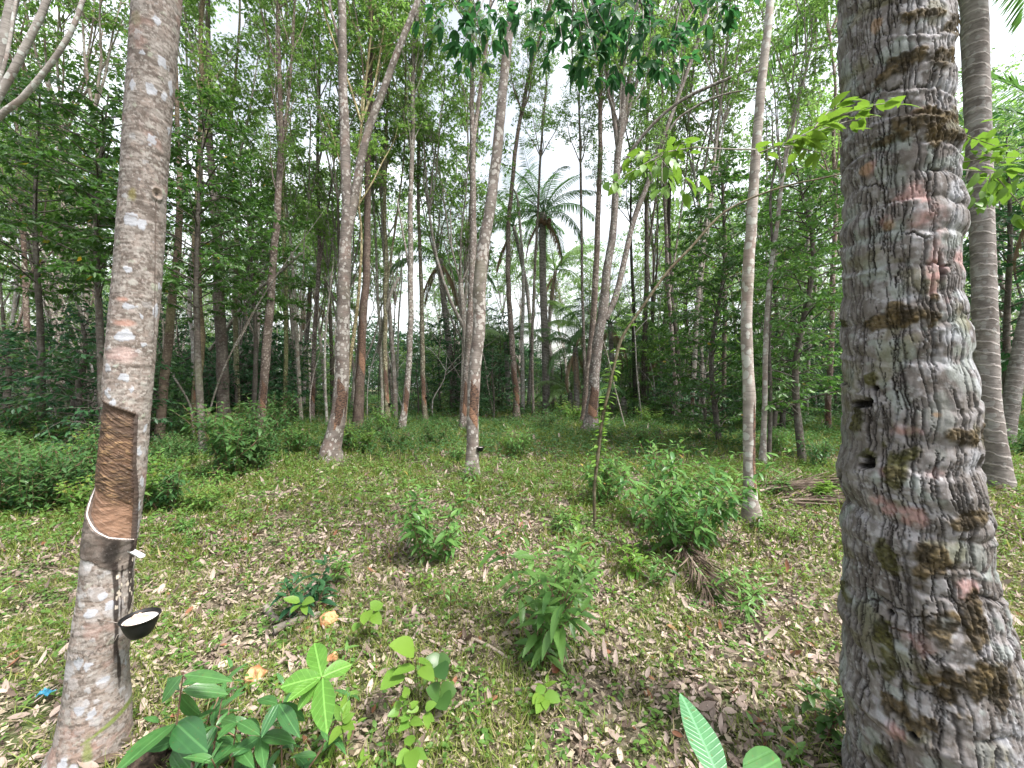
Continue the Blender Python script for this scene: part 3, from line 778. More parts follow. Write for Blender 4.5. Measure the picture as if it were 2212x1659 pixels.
def trifol(g, tw, npet, Ll, mdroop=.55):
    pos, dr, L = [], [], []
    for m, e in tw:
        ax = nrm((e - m)[None])[0]
        for k in range(npet):
            d = nrm((ax * .4 + g.normal(size=3) * .8 + [0, 0, -.1])[None])[0]
            tip = e - ax * g.random() * .18 + d * (.08 + .12 * g.random())
            az = math.atan2(d[1], d[0]) + g.normal() * .3
            for s in (-.75, 0, .75):
                pos.append(tip); dr.append([math.cos(az + s), math.sin(az + s), -mdroop + g.normal() * .35]); L.append(Ll * (.7 + .5 * g.random()))
    N = len(pos)
    up = nrm(np.array([0, 0, 1.]) + g.normal(size=(N, 3)) * .35)
    return np.array(pos), np.array(dr), up, np.array(L)


def rubber_crown(seed, H, R, nl=4, nb=8, nt=5, npet=6, Ll=.17, mat='canopy_leaf'):
    g = np.random.default_rng(seed)
    (V, T), tw = limb_set(g, H, R, nl, nb, nt)
    pos, d, up, L = trifol(g, tw, npet, Ll)
    lv = leaves(pos, d, up, L, L * .40, 1, .25, .25, var=g.random(len(pos)))
    return mk_mesh('limbs', V, T, M['bark_pale'], None, True), mk_mesh('crown', lv[0], lv[1], M[mat], lv[2])


CROWNS = [rubber_crown(100 + i, 6.5 + i * .5, 2.3 + .15 * (i % 3), 4, 8, 6, 6, .14) for i in range(6)]
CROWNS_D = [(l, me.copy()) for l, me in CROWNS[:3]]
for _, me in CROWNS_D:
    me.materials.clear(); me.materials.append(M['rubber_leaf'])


def broad_crown(seed, H, R, nb=46, mat='broad_leaf', bottom=.1, Ll=.125, dens=1.0, shape=0):
    g = np.random.default_rng(seed)
    parts, pos, dr, L = [], [], [], []
    P = np.array([[0, 0, -.2], [.05, 0, H * .33], [-.04, .06, H * .66], [.02, 0, H]]) + np.vstack([np.zeros((1, 3)), g.normal(size=(3, 3)) * .08])
    bark = tube(P, [.075, .06, .04, .012], 8, .1, .4)
    for k in range(nb):
        f = bottom + (1 - bottom) * (k + g.random()) / nb
        p0 = np.array([np.interp(f, [0, .33, .66, 1], P[:, i]) for i in range(3)])
        az = k * 2.4 + g.normal() * .4
        pr = math.sin(math.pi * min(1, .22 + .80 * (f - bottom) / (1 - bottom))) if shape == 0 else (1 - .75 * f)
        Lb = R * (.35 + .65 * pr) * (.6 + .55 * g.random())
        dv = np.array([math.cos(az), math.sin(az), .25 + .35 * g.random()])
        Q0, Q1, Q2 = p0, p0 + dv * Lb * .55, p0 + dv * Lb + [0, 0, -.28 * Lb]
        Q = np.array([Q0, Q1, Q2]); parts.append(tube(Q, [.016, .010, .003], 4, 0, .3))
        nt = int(max(3, Lb * 6.5))
        for q in range(nt):
            ff = .22 + .78 * (q + g.random()) / nt
            m = Q0 * (1 - ff) ** 2 + 2 * ff * (1 - ff) * (2 * Q1 - (Q0 + Q2) / 2) + Q2 * ff * ff
            d = nrm((nrm(dv[None])[0] * .6 + np.array([-dv[1], dv[0], 0]) * (1 if q % 2 else -1) * .9 + g.normal(size=3) * .35)[None])[0]
            tl = (.25 + .40 * g.random()) * (1.1 - .4 * ff); e = m + d * tl
            parts.append(tube(np.array([m, e]), [.005, .002], 3, 0))
            nl = int((7 + 6 * g.random()) * dens)
            for s in range(nl):
                u = (s + 1) / nl; sd = 1 if s % 2 else -1
                pos.append(m + (e - m) * u)
                dd = d * .7 + np.cross(d, [0, 0, 1]) * sd * .9 * (u < .95) + np.array([0, 0, -.50]) + g.normal(size=3) * .38
                dr.append(dd); L.append(Ll * (.65 + .55 * g.random()))
    N = len(pos); L = np.array(L)
    up = nrm(np.array([0, 0, 1.]) + g.normal(size=(N, 3)) * .75)
    lv = leaves(np.array(pos), np.array(dr), up, L, L * .44, 1, .2, .22, var=g.random(N))
    return mk_mesh('trunk', *bark, M['bark_dark'], None, True), mk_mesh('branches', *merge(parts), M['bark_dark'], None, True), mk_mesh('crown', lv[0], lv[1], M[mat], lv[2])


BROAD = [broad_crown(200 + i, 6.0 + .4 * i, 1.75 + .1 * i, 44) for i in range(3)]
BROAD_LOW = [broad_crown(220 + i, 3.6 + .4 * i, 1.35, 34, bottom=.02, dens=1.0) for i in range(2)]
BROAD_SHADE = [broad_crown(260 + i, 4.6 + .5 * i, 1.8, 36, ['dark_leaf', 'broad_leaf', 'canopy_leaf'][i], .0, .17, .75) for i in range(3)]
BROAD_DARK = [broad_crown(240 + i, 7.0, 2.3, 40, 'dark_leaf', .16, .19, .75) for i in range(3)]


def frond(seed, L=3.6, e=.9, droop=1.4, mat='palm_leaf', nl=62, ll=.62, hang=.5):
    g = np.random.default_rng(seed)
    K = 22; s = np.linspace(0, 1, K); th = e - droop * s ** 1.4
    dx = np.cos(th) * L / K; dz = np.sin(th) * L / K
    P = np.stack([np.cumsum(dx) - dx[0], .10 * L * g.normal() * s ** 2, np.cumsum(dz) - dz[0]], -1)
    R = np.interp(s, [0, .1, 1], [.035, .022, .004])
    st = tube(P, R, 6, 0)
    pos, dr, LL = [], [], []
    tg = nrm(np.gradient(P, axis=0))
    for k in range(nl):
        f = .16 + .84 * k / (nl - 1); i = min(K - 2, int(f * (K - 1))); q = f * (K - 1) - i
        p = P[i] * (1 - q) + P[i + 1] * q; t = tg[i]
        l = ll * (math.sin(math.pi * (.12 + .80 * f)) ** .7)
        for sd in (-1, 1):
            pos.append(p); dr.append(t * (.55 + .5 * f) + np.array([0, sd * .95, 0]) + np.array([0, 0, -hang * (.5 + g.random() * .7)]) + g.normal(size=3) * .07); LL.append(l * (.9 + .2 * g.random()))
    N = len(pos); up = nrm(np.tile([0, 0, 1.], (N, 1)) + g.normal(size=(N, 3)) * .15)
    lv = leaves(np.array(pos), np.array(dr), up, np.array(LL), .036, 3, .28, .3, prof=[.6, 1, .9, .6, .1], var=g.random(N))
    n = len(st[0])
    V, T = merge([st, (lv[0], lv[1])])
    return mk_mesh('frond', V, T, M[mat], {'var': np.concatenate([np.full(n, .9), lv[2]['var']])})


FR_UP = [frond(300 + i, 3.6, 1.35, .9) for i in range(2)]
FR_MID = [frond(310 + i, 3.6, .75, 1.35) for i in range(3)]
FR_LOW = [frond(320 + i, 3.6, .05, 1.25, hang=.8) for i in range(2)]
FR_SUN_TINT = [frond(340 + i, 3.4, [1.15, .8, .45][i], 1.3, 'palm_sun_tint') for i in range(3)]  # fronds brightened by colour, as if sun reached them
FR_DEAD = [frond(330 + i, 3.0, -.9, .7, 'dead_palm', 46, .5, .9) for i in range(2)]


def palm_crown(root, p, sc, g, n=15, dead=3, nuts=0, up=True, light=False):
    for k in range(n):
        f = k / n
        me = FR_UP[k % 2] if (f < .25 and up) else (FR_MID[k % 3] if f < .72 else FR_LOW[k % 2])
        if light: me = FR_SUN_TINT[min(2, int(f * 3))]
        o = ob('frond', me, root, p, sc=sc * (.85 + .3 * g.random()), rot=(g.normal() * .12, g.normal() * .12, k * 2.399 + g.normal() * .2))
    for k in range(dead):
        ob('dead_frond', FR_DEAD[k % 2], root, p + np.array([0, 0, -.1]), sc=sc * .9, rot=(0, 0, g.random() * 6.28))
    for k in range(nuts):
        a = k * 2.4; V, T = lathe([(.001, -.13), (.07, -.11), (.105, -.04), (.11, .03), (.075, .11), (.001, .14)], 10)
        ob('coconut', mk_mesh('coconut', V, T, M['stem_brown'], None, True), root, p + np.array([.30 * math.cos(a), .30 * math.sin(a), -.35 - .12 * (k % 3)]), sc=1.1)


def palm(label, pts, w, d, sc, seed, n=15, dead=3, nuts=0, group=None, cat='palm', name='coconut_palm', mat='bark_palm', light=False):
    g = np.random.default_rng(seed)
    P = np.array([pt(x, y, d) for x, y in pts]); R = np.array([rpx(a, x, d) for a, (x, y) in zip(w, pts)])
    b = P[0].copy(); b[2] = 0
    if P[0][2] > .02:
        P = np.vstack([[b[0] - (P[1][0] - P[0][0]) * .1, b[1], -.1], P]); R = np.concatenate([[R[0] * 1.25], R])
    root = thing(name, label, cat, b, group)
    V, T = tube(P - b, R, 14, .05, .12, seed)
    ob('trunk', mk_mesh('trunk', V, T, M[mat], None, True), root)
    palm_crown(root, P[-1] - b, sc, g, n, dead, nuts, True, light)
    return root


# ------------------------------------------------------------------ single trees read off the photograph
CUPN = [0]


def panel_on(root, P, R, z0, z1, face, half=.82, fresh=True):
    """tapping cut lying in the bark, oblique ends"""
    nv, na = 26, 14
    v = np.linspace(0, 1, nv)[:, None]; a = np.linspace(-half, half, na)[None]
    sl = .10 * (z1 - z0) + .05
    z = z1 - v * (z1 - z0) - (a / half) * sl
    cen = np.stack([np.interp(z, P[:, 2], P[:, i]) for i in range(2)] + [z], -1)
    r = np.interp(z, P[:, 2], R) * (1.05 + .07 * (fbm(np.stack([z * 18, a * 4 + 0 * z, 0 * z], -1), 3, int(abs(P[0, 0] * 10))) - .5))
    edge = np.minimum(1, np.minimum(np.minimum(v, 1 - v) * 12, np.minimum(a + half, half - a) * 4))
    r = r * (.94 + .06 * edge)
    an = face + a + 0 * v
    V = (cen + r[..., None] * np.stack([np.cos(an), np.sin(an), 0 * an], -1)).reshape(-1, 3)
    me = mk_mesh('tapping_panel', V, grid_tris(nv, na, False), M['panel'], None, True)
    me.materials.append(M['panel_fresh'])
    if fresh:
        q = np.zeros((nv - 1, na - 1), np.int32); q[int(nv * .66):] = 1; me.polygons.foreach_set('material_index', q.ravel())
    o = ob('tapping_panel', me, root)


def tree(label, d, pts, w, forks=(), ext=4.0, crown=0, csc=1.0, bark='bark_rubber', color=(1, 1, 1), panel=None, cup=None, group=None, name='rubber_tree', n=12, leafy=False, seed=None, cat='tree', base_ext=True, fext=3.0, dark=False, shoots=()):
    sd = int(abs(pts[0][0]) * 7 + len(label)) if seed is None else seed
    g = np.random.default_rng(sd)
    P = np.array([pt(x, y, d) for x, y in pts]); R = np.array([rpx(a, x, d) for a, (x, y) in zip(w, pts)])
    if P[0][2] > .03:
        s = (P[1] - P[0]); k = P[0][2] / max(s[2], .05)
        P = np.vstack([P[0] - s * min(k, 1.5) * .6 * np.array([1, 0, 0]) - [0, 0, P[0][2] + .08], P]); R = np.concatenate([[R[0] * 1.15], R])
    else:
        P[0][2] = -.05; R[0] *= 1.15
    b = np.array([P[0][0], P[0][1], 0.])
    ends = []

    def extend(P, R, L):
        if L <= 0: return P, R
        s = nrm((P[-1] - P[-2])[None])[0]; s = nrm((s + [0, 0, .4])[None])[0]
        return np.vstack([P, P[-1] + s * L * .5 + g.normal(size=3) * .08, P[-1] + s * L + g.normal(size=3) * .1]), np.concatenate([R, [R[-1] * .85, R[-1] * .7]])
    P, R = extend(P, R, ext); ends.append((P[-1], R[-1]))
    root = thing(name, label, cat, b, group)
    P2, R2 = resample(P - b, R, .22)
    # slight wander and swellings so that no stem is a plain pole
    wob = (fbm(np.stack([P2[:, 2] * .8, np.full(len(P2), sd * 1.3), 0 * P2[:, 2]], -1), 3, 5) - .5)
    P2[1:, 0] += wob[1:] * R2[1:] * .9
    flare = 1 + .45 * np.exp(-np.maximum(P2[:, 2], 0) / .16)
    V, T = tube(P2, R2 * flare, n, .09, None, sd)
    ob('trunk', mk_mesh('trunk', V, T, M[bark], None, True), root, color=color)
    for fk in forks:
        fp, fw = fk[0], fk[1]; fd = fk[2] if len(fk) > 2 else d
        Q = np.array([pt(x, y, d + (fd - d) * i / max(1, len(fp) - 1)) for i, (x, y) in enumerate(fp)]); Rq = np.array([rpx(a, x, d) for a, (x, y) in zip(fw, fp)])
        e_ = fk[3] if len(fk) > 3 else fext
        Q, Rq = extend(Q, Rq, e_)
        if e_ > 0: ends.append((Q[-1], Rq[-1]))
        V, T = tube(Q - b, Rq, max(6, n - 3), .08, .22, sd)
        ob('branch', mk_mesh('branch', V, T, M[bark], None, True), root, color=tuple(min(1.25, c * 1.08) for c in color))
    if crown is not None:
        for k, (e, r) in enumerate(ends):
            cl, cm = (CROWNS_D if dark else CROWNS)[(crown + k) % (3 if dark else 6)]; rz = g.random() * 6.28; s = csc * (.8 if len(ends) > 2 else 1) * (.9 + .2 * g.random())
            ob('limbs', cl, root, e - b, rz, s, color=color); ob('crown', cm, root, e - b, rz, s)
    if crown is not None and d > 10:      # leafy shoots along the upper stem
        Ht = P[-1][2]
        for k, f in enumerate((.60,) if crown % 2 else (.74,)):
            z = Ht * f
            if z < 5.2: continue
            q_ = np.array([np.interp(z, P[:, 2], P[:, j]) for j in range(2)] + [z]) - b
            cl, cm = CROWNS[(crown + 2 + k) % 6]; s = .52 + .16 * g.random(); rz = g.random() * 6.28
            ob('limbs', cl, root, q_, rz, (s * 1.15, s * 1.15, s * .8), color=color); ob('crown', cm, root, q_, rz, (s * 1.15, s * 1.15, s * .8))
    for k, (sx, sy, s) in enumerate(shoots):
        cl, cm = CROWNS[(crown or 0) + k - 6 * (((crown or 0) + k) // 6)]; rz = g.random() * 6.28
        ob('limbs', cl, root, pt(sx, sy, d) - b, rz, s, color=color); ob('crown', cm, root, pt(sx, sy, d) - b, rz, s)
    if panel:
        z1, z0 = Zz(panel[0], d), Zz(panel[1], d)
        panel_on(root, P2, R2, z0, z1, math.atan2(-b[1], -b[0]) + (panel[2] if len(panel) > 2 else .22), panel[3] if len(panel) > 3 else .82)
    if cup:
        p = pt(cup[0], cup[1], d - .06); make_cup(p, .058, cup[2], 'latex cups on the far tapped trunks', P2[np.argmin(abs(P2[:, 2] - p[2]))] + b, True, 16)
    return root


def Zz(py, d): return HC - (py - CY) / F * d


palm('tall coconut palm with ringed grey trunk standing just behind the nearest coconut palm', [(2160, 1052), (2146, 960), (2134, 850), (2128, 700), (2122, 500), (2112, 250), (2105, 60), (2098, -150)], [78, 66, 60, 62, 58, 62, 64, 62], 5.5, 1.0, 1, 13, 2)
palm('leaning ringed coconut trunk at the far right edge, behind the other two palms', [(2170, 965), (2180, 900), (2196, 800), (2218, 690), (2260, 560), (2330, 330)], [48, 44, 42, 40, 38, 36], 9.0, 1.0, 2, 11, 2)

RB = 'bark_rubber'; PB = 'bark_pale'; DB = 'bark_dark'
G_SL = 'slender rubber trunks in the grove'
BR = (1.0, .95, .92)
tree('forked rubber tree with a long reddish tapping cut and a pale limb angling right', 7.5, [(718, 995), (726, 930), (738, 800), (744, 640), (748, 480), (746, 330), (741, 120), (737, 0)], [42, 36, 33, 30, 26, 22, 19, 18],
     [([(752, 500), (765, 430), (790, 300), (830, 190), (865, 95), (903, 0)], [20, 20, 18, 16, 14, 12]), ([(741, 140), (731, 80), (717, 30), (708, -20)], [9, 8, 7, 6])], crown=0, color=BR, panel=(832, 965))
tree('dark slender tree with blackish bark behind the forked rubber tree', 12.6, [(774, 915), (780, 800), (790, 600), (795, 400), (799, 150), (803, 0)], [24, 20, 17, 14, 12, 11], crown=3, bark=DB, ext=3, color=(1, .85, .8), panel=(700, 800), dark=True)
tree('slim rubber tree with a whitish cut, right of the dark slender tree', 12.6, [(868, 918), (874, 880), (884, 760), (888, 600), (886, 480), (890, 330), (893, 150), (903, 0)], [17, 15, 13, 12, 11, 10, 9, 8],
     [([(887, 600), (878, 545), (866, 480), (858, 430)], [6, 5, 4, 3], 12.6, 0)], crown=1, color=(1.0, .97, .93), panel=(840, 890), shoots=[(888, 330, 0.4), (893, 170, 0.45)])
tree('rubber tree bearing a cup, leaning right in the middle of the clearing', 6.2, [(1020, 1030), (1020, 960), (1023, 860), (1030, 720), (1036, 600), (1052, 470), (1070, 340), (1088, 170), (1108, 0)], [26, 25, 27, 28, 28, 24, 22, 20, 17],
     crown=2, color=(1.1, 1.05, 1.02), panel=(832, 915, .25), cup=(1038, 966, 'black latex cup on the leaning mid-clearing rubber tree'))
tree('straight rubber tree just behind the leaning tree with the cup, forked high up', 12.4, [(1002, 915), (1006, 860), (1012, 740), (1019, 600), (1021, 420), (1021, 310), (1019, 180), (1016, 0)], [19, 18, 17, 16, 14, 12, 9, 8],
     [([(1021, 320), (1035, 210), (1048, 110), (1060, 0)], [9, 8, 7, 6])], crown=4, color=(.92, .85, .82), panel=(830, 900, .3), shoots=[(1020, 250, 0.45), (1040, 170, 0.45)])
tree('thin rubber tree leaning far right above its base, right of the cup tree', 16.5, [(1117, 900), (1110, 800), (1101, 650), (1097, 520), (1105, 410), (1122, 270), (1150, 130), (1190, 0)], [15, 13, 11, 10, 9, 8, 7, 6], crown=5, color=(.8, .7, .66), panel=(800, 870),
     cup=(1122, 872, 'black latex cup on the thin rubber tree leaning far right'), shoots=[(1130, 250, 0.4), (1150, 150, 0.5), (1172, 70, 0.45)])
tree('very thin tall stem standing before the bright gap right of the dark fanned palm', 16, [(1266, 880), (1262, 760), (1258, 620), (1256, 480), (1254, 340), (1250, 215)], [7, 7, 6, 6, 5, 4], crown=2, ext=1.0, csc=.55, color=(.7, .66, .62), shoots=[(1255, 330, .34), (1252, 240, .4)])
tree('very thin stem rising left of the dark fanned palm', 17, [(1152, 880), (1150, 740), (1155, 600), (1162, 450), (1170, 300), (1180, 190)], [6, 6, 6, 5, 5, 4], crown=4, ext=.8, csc=.5, color=(.8, .76, .7), shoots=[(1168, 280, .32), (1175, 220, .4)])
tree('very thin pale stem beside the thin rubber tree right of the cup tree', 19, [(1130, 868), (1128, 740), (1130, 610), (1126, 520), (1118, 430)], [9, 8, 7, 6, 5], crown=None, ext=0.6, bark=PB)
tree('multi-stemmed rubber tree splitting into several tall limbs right of centre', 12.4, [(1274, 930), (1281, 850), (1293, 740), (1305, 650), (1316, 560), (1327, 450), (1336, 320)], [28, 25, 23, 21, 18, 16, 15],
     [([(1309, 690), (1330, 640), (1347, 570), (1368, 480), (1398, 400), (1432, 300), (1470, 195), (1505, 95), (1535, 0)], [12, 14, 13, 12, 11, 10, 9, 9, 8]),
      ([(1336, 335), (1324, 235), (1310, 140), (1300, 40), (1296, -30)], [11, 10, 9, 8, 7]), ([(1336, 335), (1350, 240), (1364, 150), (1385, 60), (1400, -20)], [12, 11, 10, 9, 8]), ([(1345, 290), (1375, 180), (1410, 80), (1440, 0)], [8, 7, 6, 5]),
      ([(1338, 372), (1372, 315), (1419, 260), (1475, 215), (1533, 187), (1590, 163), (1640, 143), (1735, 112), (1815, 90)], [8, 8, 7, 7, 7, 6, 6, 5, 4], 10.5, 0),
      ([(1405, 395), (1449, 277), (1500, 232), (1560, 205), (1640, 190)], [6, 5, 5, 4, 3], 12, 0)], crown=0, color=(.90, .86, .84), panel=(838, 900, .2), cup=(1297, 881, 'black latex cup at the foot of the multi-stemmed rubber tree'), csc=.9, shoots=[(1322, 240, 0.42), (1358, 200, 0.42), (1300, 120, 0.5), (1470, 195, 0.5), (1410, 370, 0.34), (1385, 90, 0.45)])
tree('straight reddish stem growing close against the multi-stemmed rubber tree', 14, [(1264, 895), (1270, 800), (1281, 690), (1288, 560), (1294, 430), (1297, 290), (1298, 120), (1299, 0)], [17, 15, 14, 13, 11, 10, 9, 8], crown=3, color=(.85, .74, .68), shoots=[(1290, 430, 0.3), (1297, 250, 0.45), (1298, 120, 0.45)])
tree('slim pale rubber trunk with a rough brown scar beside the broad leafy bush', 4.2, [(1625, 1140), (1618, 1080), (1616, 1000), (1617, 860), (1612, 740), (1616, 600), (1625, 450), (1635, 300), (1650, 130), (1666, 0)], [36, 30, 27, 28, 26, 26, 24, 23, 21, 19],
     [([(1622, 500), (1632, 323), (1570, 322), (1500, 318), (1428, 330), (1400, 340)], [3, 3.5, 3, 3, 2, 1.5], 4.0, 0)], crown=1, bark=PB, color=(1.02, .98, .95), ext=4.5, panel=(882, 1078, 1.15, .42))
tree('pale tall stem behind the slim scarred trunk, leaning right at the top', 7.3, [(1648, 1000), (1650, 900), (1653, 750), (1662, 600), (1680, 470), (1692, 370), (1718, 250), (1762, 50)], [13, 12, 12, 11, 10, 9, 8, 7], crown=2, bark=PB, color=(.9, .87, .84), shoots=[(1690, 380, 0.4), (1718, 250, 0.5)])
tree('thin black stem hugging the slim scarred trunk', 7.4, [(1662, 985), (1664, 860), (1660, 700), (1668, 560), (1665, 430)], [10, 9, 8, 7, 6], crown=None, bark=DB, ext=1)
# left side
tree('dark mossy tapped trunk with a white cup, deep left of the forked tree', 11.5, [(419, 905), (424, 850), (432, 740), (428, 640), (424, 540), (428, 440), (432, 330), (436, 200)], [21, 20, 22, 20, 20, 18, 15, 12], crown=1, bark=DB, color=(1.5, 1.35, 1.0), panel=(818, 868),
     cup=(428, 892, 'latex cup filled white on the dark mossy trunk'), dark=True)
tree('thick rough charcoal trunk beside the dark mossy tapped trunk', 12.2, [(483, 905), (482, 840), (478, 740), (474, 640), (470, 540), (462, 440), (455, 330), (450, 200)], [32, 29, 27, 26, 24, 20, 16, 12], crown=2, bark=DB, color=(1.25, 1.2, 1.2), dark=True)
tree('brown rubber trunk with a white lichen blot rising out of the leafy weeds', 11.2, [(560, 920), (568, 850), (575, 760), (585, 650), (592, 540), (601, 420), (607, 310), (603, 150), (600, 0)], [20, 19, 20, 18, 17, 15, 13, 10, 8],
     [([(606, 330), (622, 220), (632, 100), (637, 0)], [8, 7, 6, 5]), ([(602, 160), (582, 90), (560, 0)], [6, 5, 4])], crown=4, color=(.82, .72, .66), panel=(828, 888), shoots=[(600, 420, 0.35), (606, 300, 0.45), (632, 110, 0.5)])
tree('leaning dark trunk right behind the nearest spotted trunk', 9.3, [(342, 960), (350, 880), (362, 760), (372, 650), (384, 540), (388, 420), (384, 300)], [24, 22, 22, 20, 18, 15, 12], crown=0, bark=DB, color=(1.5, 1.3, 1.15), dark=True)
tree('pale trunk bent behind the dark mossy tapped trunk', 15, [(420, 900), (418, 760), (410, 680), (411, 590), (418, 500), (408, 400)], [11, 11, 10, 10, 8, 7], crown=5, bark=PB)
tree('mossy knobbly greenish trunk touching the thick charcoal trunk', 13.2, [(514, 890), (510, 760), (508, 640), (512, 540), (505, 440), (494, 320), (510, 150)], [13, 12, 12, 11, 10, 8, 6], crown=1, color=(.95, 1.0, .68))
for i, (pp, ww, dd, lab, bk, cl) in enumerate([
    ([(24, 905), (22, 760), (33, 640), (38, 560), (24, 480), (10, 400)], [12, 11, 10, 9, 8, 6], 15, 'smooth pale trunk with a low bent fork, leftmost of the far left stand', PB, (1, 1, .98)),
    ([(62, 900), (60, 820), (57, 690), (54, 590), (50, 510), (44, 430)], [17, 16, 15, 14, 12, 10], 13.5, 'reddish brown trunk with a curved pale bough, in the far left stand', RB, (.82, .68, .60)),
    ([(131, 900), (131, 800), (130, 700), (130, 600), (134, 520), (136, 440)], [15, 14, 13, 12, 12, 10], 13.5, 'straight trunk with an upturned side twig in the far left stand', RB, (1.05, .98, .9)),
    ([(172, 905), (178, 800), (184, 700), (190, 600), (192, 520), (198, 440)], [16, 15, 15, 14, 13, 10], 13, 'spotted trunk in the far left stand nearest to the spotted foreground trunk', RB, (.92, .86, .78))]):
    fk = {0: [([(30, 720), (42, 690), (52, 650), (64, 620)], [6, 6, 5, 4], dd, 0)],
          1: [([(52, 595), (68, 592), (84, 575), (102, 555), (122, 530), (134, 500)], [5, 5, 5, 4, 4, 3], dd, 0), ([(30, 720), (50, 670), (66, 600), (90, 500), (100, 430)], [8, 7, 6, 5, 4], dd)],
          2: [([(133, 540), (145, 534), (152, 522)], [4, 4, 3], dd, 0), ([(126, 760), (112, 670), (95, 600), (75, 530), (60, 470)], [9, 8, 7, 6, 5], dd + 1), ([(118, 690), (108, 630), (98, 560)], [4, 4, 3], dd, 0)],
          3: [([(196, 660), (212, 600), (206, 540), (200, 500)], [6, 5, 4, 3], dd, 0), ([(222, 740), (216, 690), (202, 640), (198, 600)], [7, 7, 6, 5], dd, 0)]}[i]
    tree(lab, dd, pp, ww, fk, crown=i, bark=bk, color=cl, ext=3, fext=2)
tree('big pale rubber tree at the upper left edge with two bare limbs crossing the corner', 5.0, [(-150, 1080), (-130, 800), (-95, 480), (-60, 330)], [60, 54, 48, 40],
     [([(-75, 390), (-20, 270), (45, 215), (100, 150), (150, 75), (185, -20)], [24, 21, 18, 16, 14, 12]), ([(-62, 330), (-10, 220), (30, 150), (75, 60), (108, -20)], [28, 24, 22, 20, 18]), ([(-10, 200), (15, 120), (28, 40), (40, -30)], [12, 10, 9, 8])], crown=2, bark=PB, ext=3)
# dead leaning poles
for lab, pp, ww, dd in [('pale fallen pole propped diagonally left of the forked rubber tree', [(545, 640), (600, 592), (652, 546)], [8, 7, 6], 14), ('short pale leaning snag left of the slim rubber tree with whitish cut', [(834, 672), (848, 625), (862, 600)], [8, 7, 6], 14.5),
                        ('bare pale slanting branch crossing behind the thick charcoal trunk', [(452, 500), (500, 542), (562, 592)], [6, 5, 3], 13)]:
    P = np.array([pt(x, y, dd) for x, y in pp]); P = np.vstack([[P[0][0] - (P[-1][0] - P[0][0]) * 1.2, dd + .8, P[0][2] - (P[-1][2] - P[0][2]) * 1.2], P])
    P[0][2] = max(P[0][2], 0.)
    V, T = tube(P, [rpx(ww[0] * 1.1, pp[0][0], dd)] + [rpx(a, x, dd) for a, (x, y) in zip(ww, pp)], 8, .08, .3)
    thing('dead_branch', lab, 'branch', me=mk_mesh('dead_branch', V, T, M['bark_twig'], None, True))
